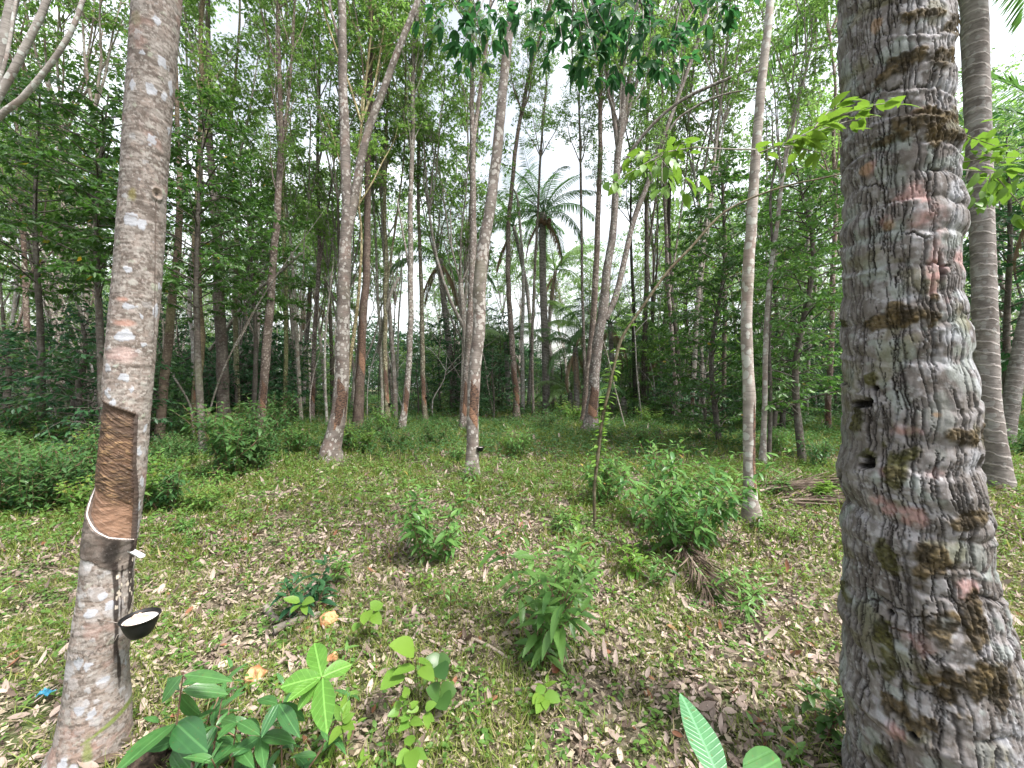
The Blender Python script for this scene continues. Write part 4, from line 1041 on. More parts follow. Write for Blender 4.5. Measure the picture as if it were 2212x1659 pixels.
# between centre and right, and the stems of the middle distance
MID = [
    ('thin straight olive green stem right of the white-blotted brown trunk', 14.5, [(614, 890), (617, 780), (617, 680), (616, 580), (612, 450), (616, 300)], [10, 10, 9, 9, 7, 5], RB, (.8, .9, .5)),
    ('speckled thin stem forking at head height right of the olive green stem', 15, [(650, 900), (643, 770), (638, 690), (634, 600), (628, 520), (615, 420)], [9, 9, 8, 7, 6, 5], PB, (.95, .93, .85)),
    ('slim reddish stem with a pale foot left of the forked rubber tree', 16, [(674, 870), (677, 800), (682, 690), (688, 590), (690, 480), (686, 350), (690, 150)], [11, 10, 10, 9, 8, 7, 6], RB, (.86, .76, .74)),
    ('crooked whitish sapling stem left of the foot of the forked rubber tree', 13.5, [(708, 925), (703, 840), (702, 740), (709, 660), (716, 600)], [6, 6, 5, 4, 3], PB, (1.1, 1.1, 1.05)),
    ('yellowish leaning stem between the forked rubber tree and the dark slender tree', 12, [(748, 850), (757, 770), (768, 690), (777, 610), (780, 500)], [9, 9, 8, 7, 5], RB, (1.1, 1.0, .62)),
    ('mossy tapped trunk with a cup between the dark slender tree and the slim rubber tree', 14.5, [(838, 890), (834, 830), (831, 740), (832, 640), (834, 540), (830, 430), (838, 200)], [12, 12, 10, 10, 9, 8, 6], RB, (.85, .85, .60)),
    ('speckled pale stem close left of the mossy tapped trunk', 16, [(826, 870), (824, 780), (820, 700), (816, 620), (812, 540), (806, 430)], [7, 7, 7, 6, 6, 5], PB, (.95, .95, .86)),
    ('straight tapped trunk with a cup, midway between slim rubber tree and leaning cup tree', 15.2, [(918, 895), (914, 820), (912, 720), (910, 620), (906, 520), (903, 420), (905, 200)], [12, 11, 10, 9, 8, 7, 6], RB, (.82, .8, .64)),
    ('thin bare white pole in the gap right of the slim rubber tree', 21, [(857, 868), (860, 760), (862, 680), (868, 600)], [4, 4, 4, 3], PB, (1.2, 1.2, 1.15)),
    ('pale stem close left of the straight tree behind the leaning cup tree', 17, [(998, 880), (1000, 800), (1003, 700), (1006, 640), (1010, 560)], [8, 8, 8, 7, 6], PB, (1.05, 1.0, .95)),
    ('black double stem right of the multi-stemmed tree', 18, [(1371, 898), (1370, 780), (1369, 680), (1366, 600), (1362, 480)], [9, 8, 8, 7, 5], DB, (.5, .5, .5)),
    ('grey brown straight trunk right of the black double stem', 18.5, [(1387, 897), (1391, 800), (1394, 700), (1397, 560), (1396, 400), (1400, 200)], [12, 11, 11, 10, 8, 6], RB, (.7, .64, .6)),
    ('pale trunk leaning slightly right, left of the crossing pair of stems', 19, [(1420, 894), (1428, 800), (1436, 700), (1441, 600), (1440, 450)], [12, 11, 10, 9, 7], RB, (1.05, .95, .9)),
    ('pale one of two crossing stems right of centre', 15, [(1466, 912), (1460, 840), (1452, 740), (1445, 640), (1440, 540), (1432, 300)], [10, 10, 9, 9, 8, 6], RB, (1.0, .92, .88)),
    ('black one of two crossing stems right of centre', 15.6, [(1474, 908), (1468, 820), (1459, 720), (1448, 620), (1444, 500), (1450, 300)], [12, 12, 11, 10, 9, 6], DB, (.55, .52, .5)),
    ('white-spotted pale trunk leaning right before the dark leafy tree', 13.5, [(1492, 920), (1497, 840), (1503, 740), (1508, 650), (1515, 560), (1530, 450), (1548, 300), (1570, 100)], [12, 11, 10, 10, 9, 8, 7, 6], PB, (.95, .9, .86)),
    ('dark brown stem inside the leafy tree left of the slim scarred trunk', 15, [(1563, 910), (1565, 760), (1566, 640), (1566, 520), (1560, 380)], [11, 10, 10, 9, 7], DB, (1.1, 1., .95)),
    ('smooth tapped trunk with reddish foot standing left of the big coconut trunk', 12.3, [(1791, 925), (1790, 880), (1794, 800), (1797, 720), (1800, 600), (1806, 450), (1800, 300)], [16, 15, 14, 13, 12, 10, 8], RB, (1.05, .88, .80)),
    ('grey leaning trunk in the gap between scarred trunk and big coconut trunk', 15.5, [(1716, 900), (1724, 800), (1735, 700), (1742, 600), (1750, 420)], [12, 11, 10, 9, 7], RB, (.95, .92, .9)),
    ('short pale stem beside the grey leaning trunk left of the big coconut trunk', 16, [(1742, 905), (1745, 820), (1750, 740), (1752, 640)], [9, 9, 8, 7], PB, (.9, .88, .86)),
]
for i, (lab, dd, pp, ww, bk, cl) in enumerate(MID):
    cu = {5: (842, 871, 'black latex cup on the mossy tapped trunk past the dark slender tree'), 7: (921, 857, 'black latex cup on the tapped trunk midway to the leaning cup tree')}.get(i)
    pn = {2: (835, 868), 5: (800, 868, .3), 7: (815, 870), 15: (852, 880), 17: (868, 918)}.get(i)
    forks = [([(638, 690), (648, 640), (655, 590), (657, 520)], [5, 5, 4, 3], dd, 1.5)] if i == 1 else ([(pp[3], (pp[3][0] + 14, pp[3][1] - 90), (pp[3][0] + 34, pp[3][1] - 210))] and [([pp[3], (pp[3][0] + 12, pp[3][1] - 80), (pp[3][0] + 30, pp[3][1] - 210)], [ww[3] * .6, ww[3] * .55, ww[3] * .4])] if i in (2, 5, 11, 13, 15) else [])
    tree(lab, dd, pp, ww, forks, crown=i if i not in (3, 8) else None, bark=bk, color=cl, panel=pn, cup=cu, ext=3.2 if i not in (3, 8) else .8, n=10, dark=bk == DB, csc=.95)

# palms of the middle distance
palm('tall dark coconut palm with fanned fronds against the bright gap', [(1180, 880), (1178, 760), (1173, 620), (1172, 500), (1174, 462)], [17, 16, 15, 14, 16], 20, 1.0, 3, 20, 4, 9)
palm('coconut palm with hanging dark fronds left of the leaning cup tree', [(986, 875), (974, 780), (962, 680), (954, 600), (951, 560)], [16, 14, 13, 12, 12], 21, 1.0, 4, 14, 5, 0)
palm('leaning thin coconut palm left of the tall dark fanned palm', [(1142, 872), (1148, 760), (1140, 640), (1126, 560), (1110, 490)], [9, 9, 8, 8, 8], 25, 1.15, 6, 14, 3, 0)
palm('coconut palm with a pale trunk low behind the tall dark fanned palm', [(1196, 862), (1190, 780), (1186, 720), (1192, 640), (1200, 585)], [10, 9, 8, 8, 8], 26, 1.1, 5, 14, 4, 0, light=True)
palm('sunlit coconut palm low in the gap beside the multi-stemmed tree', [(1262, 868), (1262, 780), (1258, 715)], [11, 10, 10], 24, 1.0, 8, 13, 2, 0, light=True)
palm('stemless young palm with arching dark fronds right of the multi-stemmed tree', [(1347, 890), (1347, 860)], [14, 12], 18, .85, 9, 11, 0, 0)
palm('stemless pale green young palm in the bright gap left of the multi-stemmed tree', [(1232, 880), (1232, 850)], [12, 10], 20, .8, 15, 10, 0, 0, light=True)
palm('low palm with fronds hanging to the ground just left of the multi-stemmed tree', [(1246, 885), (1245, 800), (1243, 752)], [13, 12, 11], 19, .85, 21, 13, 3, 0)
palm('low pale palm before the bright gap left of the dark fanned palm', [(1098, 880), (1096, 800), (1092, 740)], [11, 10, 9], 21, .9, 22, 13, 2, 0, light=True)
palm('dark palm with drooping fronds close right of the multi-stemmed tree', [(1325, 885), (1322, 780), (1318, 700)], [12, 11, 10], 19.5, .9, 23, 14, 4, 0)
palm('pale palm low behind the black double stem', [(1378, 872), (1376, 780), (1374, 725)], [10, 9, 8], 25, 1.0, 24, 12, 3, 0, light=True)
palm('young palm with dark plumes at the foot of the crossing pair of stems', [(1418, 885), (1420, 800), (1422, 760)], [10, 9, 8], 20, .8, 10, 11, 2, 0)
palm('half-hidden coconut palm in the dark grove left of the forked rubber tree', [(655, 870), (660, 760), (668, 670), (670, 620)], [11, 10, 9, 9], 24, 1.1, 12, 14, 3, 0)
palm('coconut palm with brown hanging fronds behind the mossy knobbly trunk', [(548, 872), (545, 760), (540, 640), (538, 560)], [11, 10, 9, 9], 25, 1.1, 13, 13, 5, 0)
palm('coconut palm between the crossing stems and the leafy tree', [(1530, 870), (1530, 760), (1526, 640), (1524, 540)], [9, 9, 8, 8], 27, 1.15, 14, 14, 3, 0)


# leafy understorey trees
def broad(label, px, d, var, sc=1.0, dz=0.0, group=None, sxy=1.0, name='leafy_tree', seed=0):
    tm, bm, cm = var
    g = np.random.default_rng(int(px * 3 + d * 10) % 99999)
    root = thing(name, label, 'tree', ((px - CX) / F * d, d, dz), group, rz=g.random() * 6.28)
    s = (sc * sxy, sc * sxy, sc)
    ob('trunk', tm, root, sc=s); ob('branches', bm, root, sc=s); ob('crown', cm, root, sc=s)
    return root


broad('glossy dark leafy tree spreading at the left edge above the pale trunks', 90, 8.6, broad_crown(401, 8.0, 2.1, 54, 'broad_leaf', .42, .125, 1.7), 1.0)
broad('glossy leafy tree overhanging just left of the nearest spotted trunk', 225, 7.4, broad_crown(402, 7.2, 1.6, 46, 'broad_leaf', .44, .125, 1.6), 1.0)
broad('dense leafy tree with yellowing leaves just right of the nearest spotted trunk', 440, 8.2, broad_crown(403, 7.4, 1.75, 56, 'broad_leaf', .40, .125, 1.7), 1.0)
broad('round leafy tree left of the white-blotted brown trunk', 545, 12.0, broad_crown(404, 8.5, 1.9, 52, 'broad_leaf', .38, .14, 1.4), 1.0)
broad('tall leafy tree screening the left of the slim scarred trunk down to the ground', 1556, 9.5, broad_crown(405, 6.8, 1.6, 76, 'broad_leaf', .05, .13, 1.6), 1.0)
broad('bright leafy tree filling the gap between scarred trunk and big coconut trunk', 1735, 7.6, broad_crown(406, 5.8, 1.35, 74, 'lance_leaf', .16, .115, 1.7), 1.0)
broad('light green leafy tree behind the crossing pair of stems', 1492, 16.5, broad_crown(407, 7.0, 1.9, 50, 'canopy_leaf', .14, .14, 1.3), 1.0)
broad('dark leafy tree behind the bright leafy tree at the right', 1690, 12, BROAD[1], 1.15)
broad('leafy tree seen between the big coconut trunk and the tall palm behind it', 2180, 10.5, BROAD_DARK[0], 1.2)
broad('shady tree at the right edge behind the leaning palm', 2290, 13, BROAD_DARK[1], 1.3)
broad('dark rounded bush at the foot of the tall dark fanned palm', 1212, 25, BROAD_LOW[0], 1.0, name='bush')

# ------------------------------------------------------------------ the grove further back
KX = []
placed = []
gr = np.random.default_rng(77)


def far_rubber(px, d, i, label, group):
    g = np.random.default_rng(1000 + i)
    x = (px - CX) / F * d
    H = 2.8 + 6.0 * g.random(); lean = g.normal() * .5; lean2 = g.normal() * .3
    r = .07 + .06 * g.random()
    P = np.array([[0, 0, -.1], [lean * .2, lean2 * .2, H * .3], [lean * .55, lean2 * .5, H * .65], [lean, lean2, H]])
    root = thing('rubber_tree', label, 'tree', (x, d, 0), group)
    pal = g.random()
    bk = PB if pal > .45 else (RB if pal > .12 else DB); cl = .7 + .4 * g.random(); col = (cl, cl * .96, cl * .92)
    V, T = tube(P, [r * 1.2, r, r * .85, r * .7], 8, .1, .5, i)
    parts = [(V, T)]
    ob('trunk', mk_mesh('trunk', V, T, M[bk], None, True), root, color=col)
    ends = [P[-1]]
    for k in range(g.integers(1, 3)):
        f = .35 + .5 * g.random(); q = np.array([np.interp(f, [0, .3, .65, 1], P[:, j]) for j in range(3)])
        a = g.random() * 6.28; dv = np.array([math.cos(a), math.sin(a), 0]) * (.5 + .8 * g.random())
        Q = np.array([q, q + dv * .6 + [0, 0, 1.0], q + dv * 1.2 + [0, 0, 2.6], q + dv * 1.5 + [0, 0, 4.2]])
        V, T = tube(Q, [r * .6, r * .55, r * .45, r * .35], 7, .1, .6, i)
        ob('branch', mk_mesh('branch', V, T, M[bk], None, True), root, color=col); ends.append(Q[-1])
    for k, e in enumerate(ends[:2]):
        cl_, cm = CROWNS[(i + k) % 6]; rz = g.random() * 6.28; s = .8 + .35 * g.random()
        ob('limbs', cl_, root, e, rz, s, color=col); ob('crown', cm, root, e, rz, s)


def ok_far(px, d):
    if 860 < px < 965 and d < 45: return gr.random() < .15
    if 1105 < px < 1325 and d < 33: return False
    return True


REG = [(0, 420, 'left'), (420, 800, 'cleft'), (800, 1110, 'mid'), (1110, 1480, 'cright'), (1480, 2300, 'right')]
RLAB = {'left': ('slender rubber tree deep in the grove behind the far left stand', 'leafy tree deep in the shade behind the far left stand'),
        'cleft': ('slender rubber tree in the grove behind the charcoal trunk', 'leafy tree in deep shade behind the charcoal trunk'),
        'mid': ('slender rubber tree in the grove behind the slim whitish-cut tree', 'leafy tree in deep shade behind the slim whitish-cut tree'),
        'cright': ('slender rubber tree in the grove behind the multi-stemmed tree', 'leafy tree in the grove behind the multi-stemmed tree'),
        'right': ('slender rubber tree in the grove behind the slim scarred trunk', 'leafy tree in deep shade behind the slim scarred trunk')}


def region(px):
    for a, b, k in REG:
        if a <= px < b: return k
    return 'left' if px < 0 else 'right'


i = 0
tries = 0
while i < 112 and tries < 6000:
    tries += 1
    d = 15 + 33 * gr.random() ** 1.1; px = -60 + 2330 * gr.random()
    if i >= 88 and 750 < px < 1400: continue
    x = (px - CX) / F * d
    if not ok_far(px, d) or any((x - a) ** 2 + (d - b) ** 2 < 1.8 ** 2 for a, b in placed): continue
    placed.append((x, d)); k = region(px)
    far_rubber(px, d, i, RLAB[k][0], RLAB[k][0].replace('slender rubber tree', 'slender rubber trees')); i += 1
i = 0
while i < 78:
    d = 17 + 36 * gr.random(); px = -100 + 2420 * gr.random()
    x = (px - CX) / F * d
    if not ok_far(px, d) and d < 34 or any((x - a) ** 2 + (d - b) ** 2 < 1.4 ** 2 for a, b in placed): continue
    placed.append((x, d)); k = region(px)
    v = [BROAD_DARK[i % 3], BROAD[i % 3], BROAD_DARK[(i + 1) % 3], BROAD_LOW[i % 2]][i % 4]
    broad(RLAB[k][1], px, d, v, .70 + .40 * gr.random(), group=RLAB[k][1].replace('leafy tree', 'leafy trees')); i += 1
# the closed edge of the wood at the back: each tree its own object
for k in range(44):
    a = -1.0 + 2.0 * (k + .5) / 44; d = 46 + 10 * gr.random() + (4 if k % 2 else 0)
    x = math.tan(a * .93) * d
    px = CX + x / d * F
    lab = 'dense dark tree in the wall of forest closing the ' + {'left': 'far left', 'cleft': 'view behind the charcoal trunk', 'mid': 'view behind the leaning cup tree', 'cright': 'view behind the tall fanned palm', 'right': 'far right'}[region(px)]
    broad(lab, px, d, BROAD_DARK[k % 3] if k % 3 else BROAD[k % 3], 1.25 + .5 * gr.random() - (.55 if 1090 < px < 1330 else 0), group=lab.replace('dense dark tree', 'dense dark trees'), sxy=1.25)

SLAB = {k: v[1].replace('leafy tree', 'low leafy treelet') for k, v in RLAB.items()}
i = 0
while i < 150:
    d = 15.5 + 30 * gr.random(); px = -100 + 2420 * gr.random()
    x = (px - CX) / F * d
    if (1080 < px < 1340 and d < 38) or any((x - a) ** 2 + (d - b) ** 2 < 1.0 ** 2 for a, b in placed): continue
    placed.append((x, d)); k = region(px)
    broad(SLAB[k], px, d, BROAD_SHADE[[0, 0, 1, 0, 2][i % 5]], .55 + .65 * gr.random(), group=SLAB[k].replace('leafy treelet', 'leafy treelets'), name='leafy_treelet'); i += 1
# the far-off wood behind, one mass of foliage with depth
N = 90000
a = (gr.random(N) * 2 - 1) * 1.02; dd = 54 + 14 * gr.random(N)
x = np.tan(a) * dd * .9
top = 6.5 + 6 * fbm(np.stack([x * .12, dd * .12, 0 * x], -1), 3, 401) - 5.0 * np.exp(-((x / dd - .11) / .07) ** 2)
z = top * gr.random(N) ** .8
k = fbm(np.stack([x * .45, dd * .45, z * .6], -1), 3, 402) > .40
x, dd, z = x[k], dd[k], z[k]; n = len(x)
lv = leaves(np.stack([x, dd, z], -1), rdir(n, -.6, .3, gr), nrm(np.array([0, 0, 1.]) + gr.normal(size=(n, 3)) * .5), .55 * (.6 + .7 * gr.random(n)), .26, 1, .2, .2, var=gr.random(n))
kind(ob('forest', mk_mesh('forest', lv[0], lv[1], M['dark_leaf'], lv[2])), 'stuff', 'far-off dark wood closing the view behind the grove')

# thin bare saplings and crooked twiggy stems in the middle distance
TLAB = {k: v[0].replace('slender rubber tree', 'thin crooked sapling') for k, v in RLAB.items()}
i = 0
while i < 70:
    d = 9 + 14 * gr.random(); px = -40 + 2300 * gr.random(); x = (px - CX) / F * d
    if (1090 < px < 1260) or (640 < px < 1700 and d < 12.5): continue
    g = np.random.default_rng(3000 + i); k = region(px)
    H = 2.5 + 4.5 * g.random(); ln = g.normal() * .25 * H; r = .014 + .022 * g.random()
    P = np.array([[0, 0, -.05], [ln * .2 + g.normal() * .1, 0, H * .3], [ln * .5 + g.normal() * .15, g.normal() * .1, H * .65], [ln, 0, H]])
    pa = [tube(P, [r * 1.1, r, r * .75, r * .4], 6, .1, .3, i)]; tips = [P[-1]]
    for q in range(g.integers(1, 4)):
        f = .3 + .6 * g.random(); p0 = np.array([np.interp(f, [0, .3, .65, 1], P[:, j]) for j in range(3)])
        a = g.random() * 6.28; L = .5 + 1.4 * g.random(); dv = np.array([math.cos(a), math.sin(a), .5 + .9 * g.random()]) * L
        pa.append(tube(np.array([p0, p0 + dv * .5 + g.normal(size=3) * .08, p0 + dv]), [r * .55, r * .45, r * .2], 5, .1, .25, i)); tips.append(p0 + dv)
    root = thing('sapling', TLAB[k], 'sapling', (x, d, 0), TLAB[k].replace('sapling', 'saplings'))
    ob('stem', mk_mesh('stem', *merge(pa), M['bark_twig' if i % 3 else 'bark_pale'], None, True), root)
    pos = np.concatenate([t + g.normal(size=(14, 3)) * [.28, .28, .14] for t in tips]); n = len(pos)
    lv = leaves(pos, rdir(n, -.5, .2, g), nrm(np.array([0, 0, 1.]) + g.normal(size=(n, 3)) * .25), .12 * (.7 + .6 * g.random(n)), .055, 1, .2, .2, var=g.random(n))
    ob('foliage', mk_mesh('foliage', lv[0], lv[1], M['lime_leaf' if i % 4 == 0 else 'rubber_leaf'], lv[2]), root); i += 1

# shoulder-high dark bushes at both sides of the clearing
BB = [broad_crown(280 + i, 1.9 + .25 * i, 1.0, 26, ['dark_leaf', 'thicket_shade_leaf'][i % 2], .0, .13, .9) for i in range(3)]
for i in range(34):
    left = i < 22; px = (-60 + 460 * gr.random()) if left else (1440 + 420 * gr.random()); d = (7.5 + 7 * gr.random()) if left else (10.5 + 7 * gr.random())
    lab = 'shoulder-high dark bush below the far left stand' if left else 'shoulder-high dark bush behind the slim scarred trunk'
    if left and i % 3 == 0: px = 390 + 270 * gr.random(); d = 11.5 + 5 * gr.random(); lab = 'shoulder-high dark bush around the thick charcoal trunk'
    broad(lab, px, d, BB[i % 3], .85 + .75 * gr.random(), group=lab.replace('dark bush', 'dark bushes'), name='leafy_bush')
# ------------------------------------------------------------------ ground sheet
gu = np.linspace(-1, 1, 261)
gx = 150 * np.sinh(gu * 5) / math.sinh(5)
gv = np.linspace(-.55, 1, 240); gy = 160 * np.sinh(gv * 5) / math.sinh(5)
YY, XX = np.meshgrid(gy, gx, indexing='ij')
V = np.stack([XX, YY, gh(XX, YY)], -1).reshape(-1, 3)
kind(ob('ground', mk_mesh('ground', V, grid_tris(240, 261, False), M['soil'], None, True)), 'structure')


def sector(N, d0, d1, pw=1.0, xm=1.45):
    """points on the ground before the eye, evenly over the area for pw = 1"""
    u = rng.random(N)
    d = np.sqrt(d0 ** 2 + (d1 ** 2 - d0 ** 2) * u) if pw == 1 else d0 + (d1 - d0) * u ** pw
    x = (rng.random(N) * 2 - 1) * xm * d
    return x, d


def green(x, y):
    """where the green cover is thick: left and far; thin on the litter in the middle"""
    p = np.stack([x, y, 0 * x], -1)
    n = fbm(p * .9, 3, 201)
    px = CX + x / y * F
    left = sstep(px, 700, 250) * sstep(y, 2.0, 4.0)
    far = sstep(y, 4.0, 7.5)
    return np.clip(.22 + .95 * (n - .36) * 1.6 + .55 * left + .45 * far, 0, 1)


def put(name, lst, mat, label):
    V, T, A = cat_leaves(lst)
    return kind(ob(name, mk_mesh(name, V, T, M[mat], A)), 'stuff', label)


# dead leaves
lst = []
for N, d0, d1, L0 in ((36000, .8, 4.2, .052), (27000, 4.2, 9, .074), (9000, 9, 18, .16)):
    x, y = sector(N, d0, d1)
    k = (rng.random(N) > green(x, y) * .5) & (fbm(np.stack([x * 2.2, y * 2.2, 0 * x], -1), 3, 205) > .10 + .40 * rng.random(N)); x, y = x[k], y[k]; n = len(x)
    a = rng.random(n) * 6.283
    up = nrm(np.array([0, 0, 1.]) + rng.normal(size=(n, 3)) * .55); up[:, 2] = np.abs(up[:, 2])
    d = np.stack([np.cos(a), np.sin(a), rng.normal(size=n) * .25], -1)
    L = L0 * (.35 + 1.15 * rng.random(n) ** 1.7)
    pos = np.stack([x, y, gh(x, y) + .006 + .030 * rng.random(n)], -1) - d * L[:, None] * .5
    lst.append(leaves(pos, d, up, L, L * (.30 + .2 * rng.random(n)), 3 if d0 < 4 else 2, rng.normal(size=n) * .55, .5, prof=[.3, .8, 1, .8, .2]))
put('leaf_litter', lst, 'litter', 'carpet of dry pinkish brown fallen leaves')

# crumbs and strips of straw-coloured litter
lst = []
for N, d0, d1, L0 in ((80000, .8, 4.2, .026), (80000, 4.2, 10, .040)):
    x, y = sector(N, d0, d1); n = N
    a = rng.random(n) * 6.283
    up = nrm(np.array([0, 0, 1.]) + rng.normal(size=(n, 3)) * .6)
    d = np.stack([np.cos(a), np.sin(a), rng.normal(size=n) * .3], -1); L = L0 * (.5 + 1.3 * rng.random(n) ** 2)
    lst.append(leaves(np.stack([x, y, gh(x, y) + .004 + .032 * rng.random(n)], -1), d, up, L, L * (.12 + .5 * rng.random(n)), 1, rng.normal(size=n) * .4, .4))
put('straw_litter', lst, 'straw', 'crumbled straw-coloured leaf bits strewn over the floor')

# grass blades
lst = []
for N, d0, d1, h0, w0 in ((130000, .75, 3.2, .066, .0040), (120000, 3.2, 7, .085, .0075), (85000, 7, 15, .15, .014), (50000, 15, 45, .26, .035)):
    x, y = sector(N, d0, d1)
    cl = fbm(np.stack([x * 5, y * 5, 0 * x], -1), 2, 211)
    k = rng.random(N) < np.clip(green(x, y) * 1.3, .34, 1) * sstep(cl, .30, .50); x, y = x[k], y[k]; n = len(x)
    h = h0 * (.5 + 1.1 * rng.random(n) ** 2)
    d = np.stack([rng.normal(size=n) * .55, rng.normal(size=n) * .55, .75 + .3 * rng.random(n)], -1)
    lst.append(leaves(np.stack([x, y, gh(x, y)], -1), d, rdir(n, -.2, .4), h, w0 * (.7 + .8 * rng.random(n)), 2 if d0 < 3 else 1, .45, .2, prof=[.9, 1, .85, .6, .1] if d0 < 3 else None))
put('grass', lst, 'grass', 'short yellow green grass growing through the fallen leaves')

# small broad-leaved herbs as ground cover
lst = []
for N, d0, d1, h0, L0, nl in ((3000, .8, 3.4, .065, .026, 9), (5600, 3.4, 7.5, .12, .042, 9), (9000, 7.5, 16, .24, .075, 11), (8000, 16, 42, .50, .17, 12)):
    x, y = sector(N, d0, d1)
    k = rng.random(N) < np.clip(green(x, y) + .10, .18, 1); x, y = x[k], y[k]; n = len(x)
    hh = h0 * (.4 + 1.1 * rng.random(n) ** 1.3)
    xs, ys = np.repeat(x, nl), np.repeat(y, nl); u = np.tile((np.arange(nl) + .6) / nl, n); m = len(xs)
    a = rng.random(m) * 6.283; H = np.repeat(hh, nl)
    d = np.stack([np.cos(a), np.sin(a), .30 * u + rng.normal(size=m) * .25], -1)
    pos = np.stack([xs + rng.normal(size=m) * H * .30, ys + rng.normal(size=m) * H * .30, gh(xs, ys) + H * (.25 + .75 * u)], -1)
    L = L0 * (.6 + .8 * rng.random(m))
    lst.append(leaves(pos, d, nrm(np.array([0, 0, 1.]) + rng.normal(size=(m, 3)) * .25), L, L * .55, 2 if d0 < 7 else 1, .25, .2, var=np.repeat(rng.random(n), nl) * .7 + .3 * rng.random(m)))
put('ground_cover', lst[:2], 'herb', 'low broad-leaved herbs covering the near plantation floor')
put('undergrowth', lst[2:], 'thicket_shade_leaf', 'low green undergrowth between the farther trunks')  # far herbs get the darker green, shade under the trees painted in


# ------------------------------------------------------------------ leafy weeds with opposite lance leaves
def lance(seed, h=.6, ns=5, spread=.16, Ll=.11, gap=.062, wr=.24, lean=.25, n=3, tip=True, mat='lance_leaf', low=.18, side=True):
    g = np.random.default_rng(seed)
    st, pos, dr, L, var = [], [], [], [], []

    def stem(p0, dv, hh, r):
        bend = g.normal(size=3) * .10 * hh; bend[2] = 0
        Q = np.array([p0, p0 + dv * hh * .5 + bend * .6, p0 + dv * hh + bend * 0 + [0, 0, -.02 * hh]])
        st.append(tube(Q, [r, r * .75, r * .4], 5, 0, .08)); return Q
    stems = []
    for k in range(ns):
        a = g.random() * 6.28; rr = spread * g.random() ** .6
        p0 = np.array([math.cos(a) * rr * .35, math.sin(a) * rr * .35, -.02]); hh = h * (.62 + .42 * g.random())
        dv = np.array([math.cos(a) * lean * (.3 + rr / spread), math.sin(a) * lean * (.3 + rr / spread), 1.0])
        Q = stem(p0, dv, hh, .0042); stems.append((Q, hh, low))
        if side:
            for s in range(g.integers(1, 4)):
                f = .35 + .45 * g.random(); q = Q[0] * (1 - f) + Q[2] * f; a2 = g.random() * 6.28
                Q2 = stem(q, np.array([math.cos(a2) * .75, math.sin(a2) * .75, .75]), hh * (.22 + .25 * g.random()), .003); stems.append((Q2, np.linalg.norm(Q2[2] - Q2[0]), .25))
    for Q, hh, lo in stems:
        m = max(2, int(hh * (1 - lo) / gap)); ph = g.random() * 6.28
        for k in range(m + 1):
            f = lo + (1 - lo) * k / m
            p = Q[0] * (1 - f) ** 2 + 2 * f * (1 - f) * (2 * Q[1] - (Q[0] + Q[2]) / 2) + Q[2] * f * f
            for s in (0, 1):
                a = ph + k * 1.571 + s * np.pi + g.normal() * .25; top = k >= m - 1 and tip
                el = (.75 if top else .05 - .25 * g.random()) + g.normal() * .18
                pos.append(p); dr.append([math.cos(a), math.sin(a), el]); L.append(Ll * (.55 if k == m else (.75 if top else 1.)) * (.7 + .5 * g.random()))
                var.append((.75 + .25 * g.random()) if top else .8 * g.random())
    N = len(pos); L = np.array(L)
    up = nrm(np.array([0, 0, 1.]) + g.normal(size=(N, 3)) * .2)
    lv = leaves(np.array(pos), np.array(dr), up, L, L * wr, n, .34, .3, var=np.array(var), prof=[.25, .75, 1, .85, .5, .1], extra=mat == 'fore_leaf')
    V, T = merge(st)
    return mk_mesh('stems', V, T, M['stem_brown'], None, True), mk_mesh('foliage', lv[0], lv[1], M[mat], lv[2])


def weed(label, x, y, var, sc=1.0, group=None, name='leafy_weed', cat='weed', rz=None, rs=None):
    r = thing(name, label, cat, (x, y, float(gh(x, y))), group, rz=(rs or rng).random() * 6.28 if rz is None else rz)
    ob('stems', var[0], r, sc=sc); ob('foliage', var[1], r, sc=sc)
    return r


def weed_px(label, px, py, var, sc=1.0, **k):
    d = gd(py); return weed(label, (px - CX) / F * d, d, var, sc, **k)


weed_px('bushy lance-leaved weed below the leaning cup tree', 945, 1205, lance(501, .74, 11, .34, .125, .058, .33, .36), name='leafy_weed')
weed_px('tall two-tiered lance-leaved weed in the middle foreground litter', 1150, 1425, lance(502, .62, 7, .30, .145, .062, .30, .38))
weed_px('small lance-leaved weed to the right of the tall two-tiered weed', 1225, 1310, lance(510, .44, 6, .24, .13, .058, .30, .5))
weed_px('broad lance-leaved bush over the brown palm fibres, left of the slim scarred trunk', 1468, 1175, lance(503, .90, 26, .66, .135, .058, .32, .66), name='leafy_bush', cat='bush')
weed_px('weed shrub twined round the foot of the thin arching sapling', 1300, 1085, lance(504, .70, 13, .36, .105, .055, .40, .44), name='leafy_bush', cat='bush')
weed_px('dark drooping weed between the orange husks and the heart-leaved seedling', 665, 1320, lance(505, .30, 5, .16, .12, .05, .34, .5, mat='dark_leaf'))
weed_px('small dark lance-leaved seedling behind the four-leaved star seedling', 745, 1452, lance(506, .15, 1, .02, .125, .05, .27, .1, side=False, low=.5, mat='lance_leaf'))
weed_px('pale star-shaped seedling in front of the forked rubber tree', 765, 1092, lance(507, .22, 1, .02, .17, .07, .32, .1, side=False, low=.75, mat='lime_leaf'))
weed_px('small star-leaved seedling in the litter left of the red-brown leaf', 1178, 1532, lance(508, .10, 1, .02, .075, .05, .46, .1, side=False, low=.6, mat='lime_leaf'))
weed_px('small bright seedling standing alone right of the two-tiered weed', 1310, 1380, lance(509, .16, 1, .02, .10, .05, .27, .1, side=False, low=.4, mat='lime_leaf'))
weed_px('sprawling lance-leaved weed right of the brown palm fibres', 1610, 1315, lance(511, .30, 7, .30, .105, .055, .24, .85))
weed_px('dark round-leaved weed at the foot of the nearest coconut palm', 1770, 1600, lance(512, .24, 5, .12, .062, .036, .48, .35, mat='broad_leaf'))
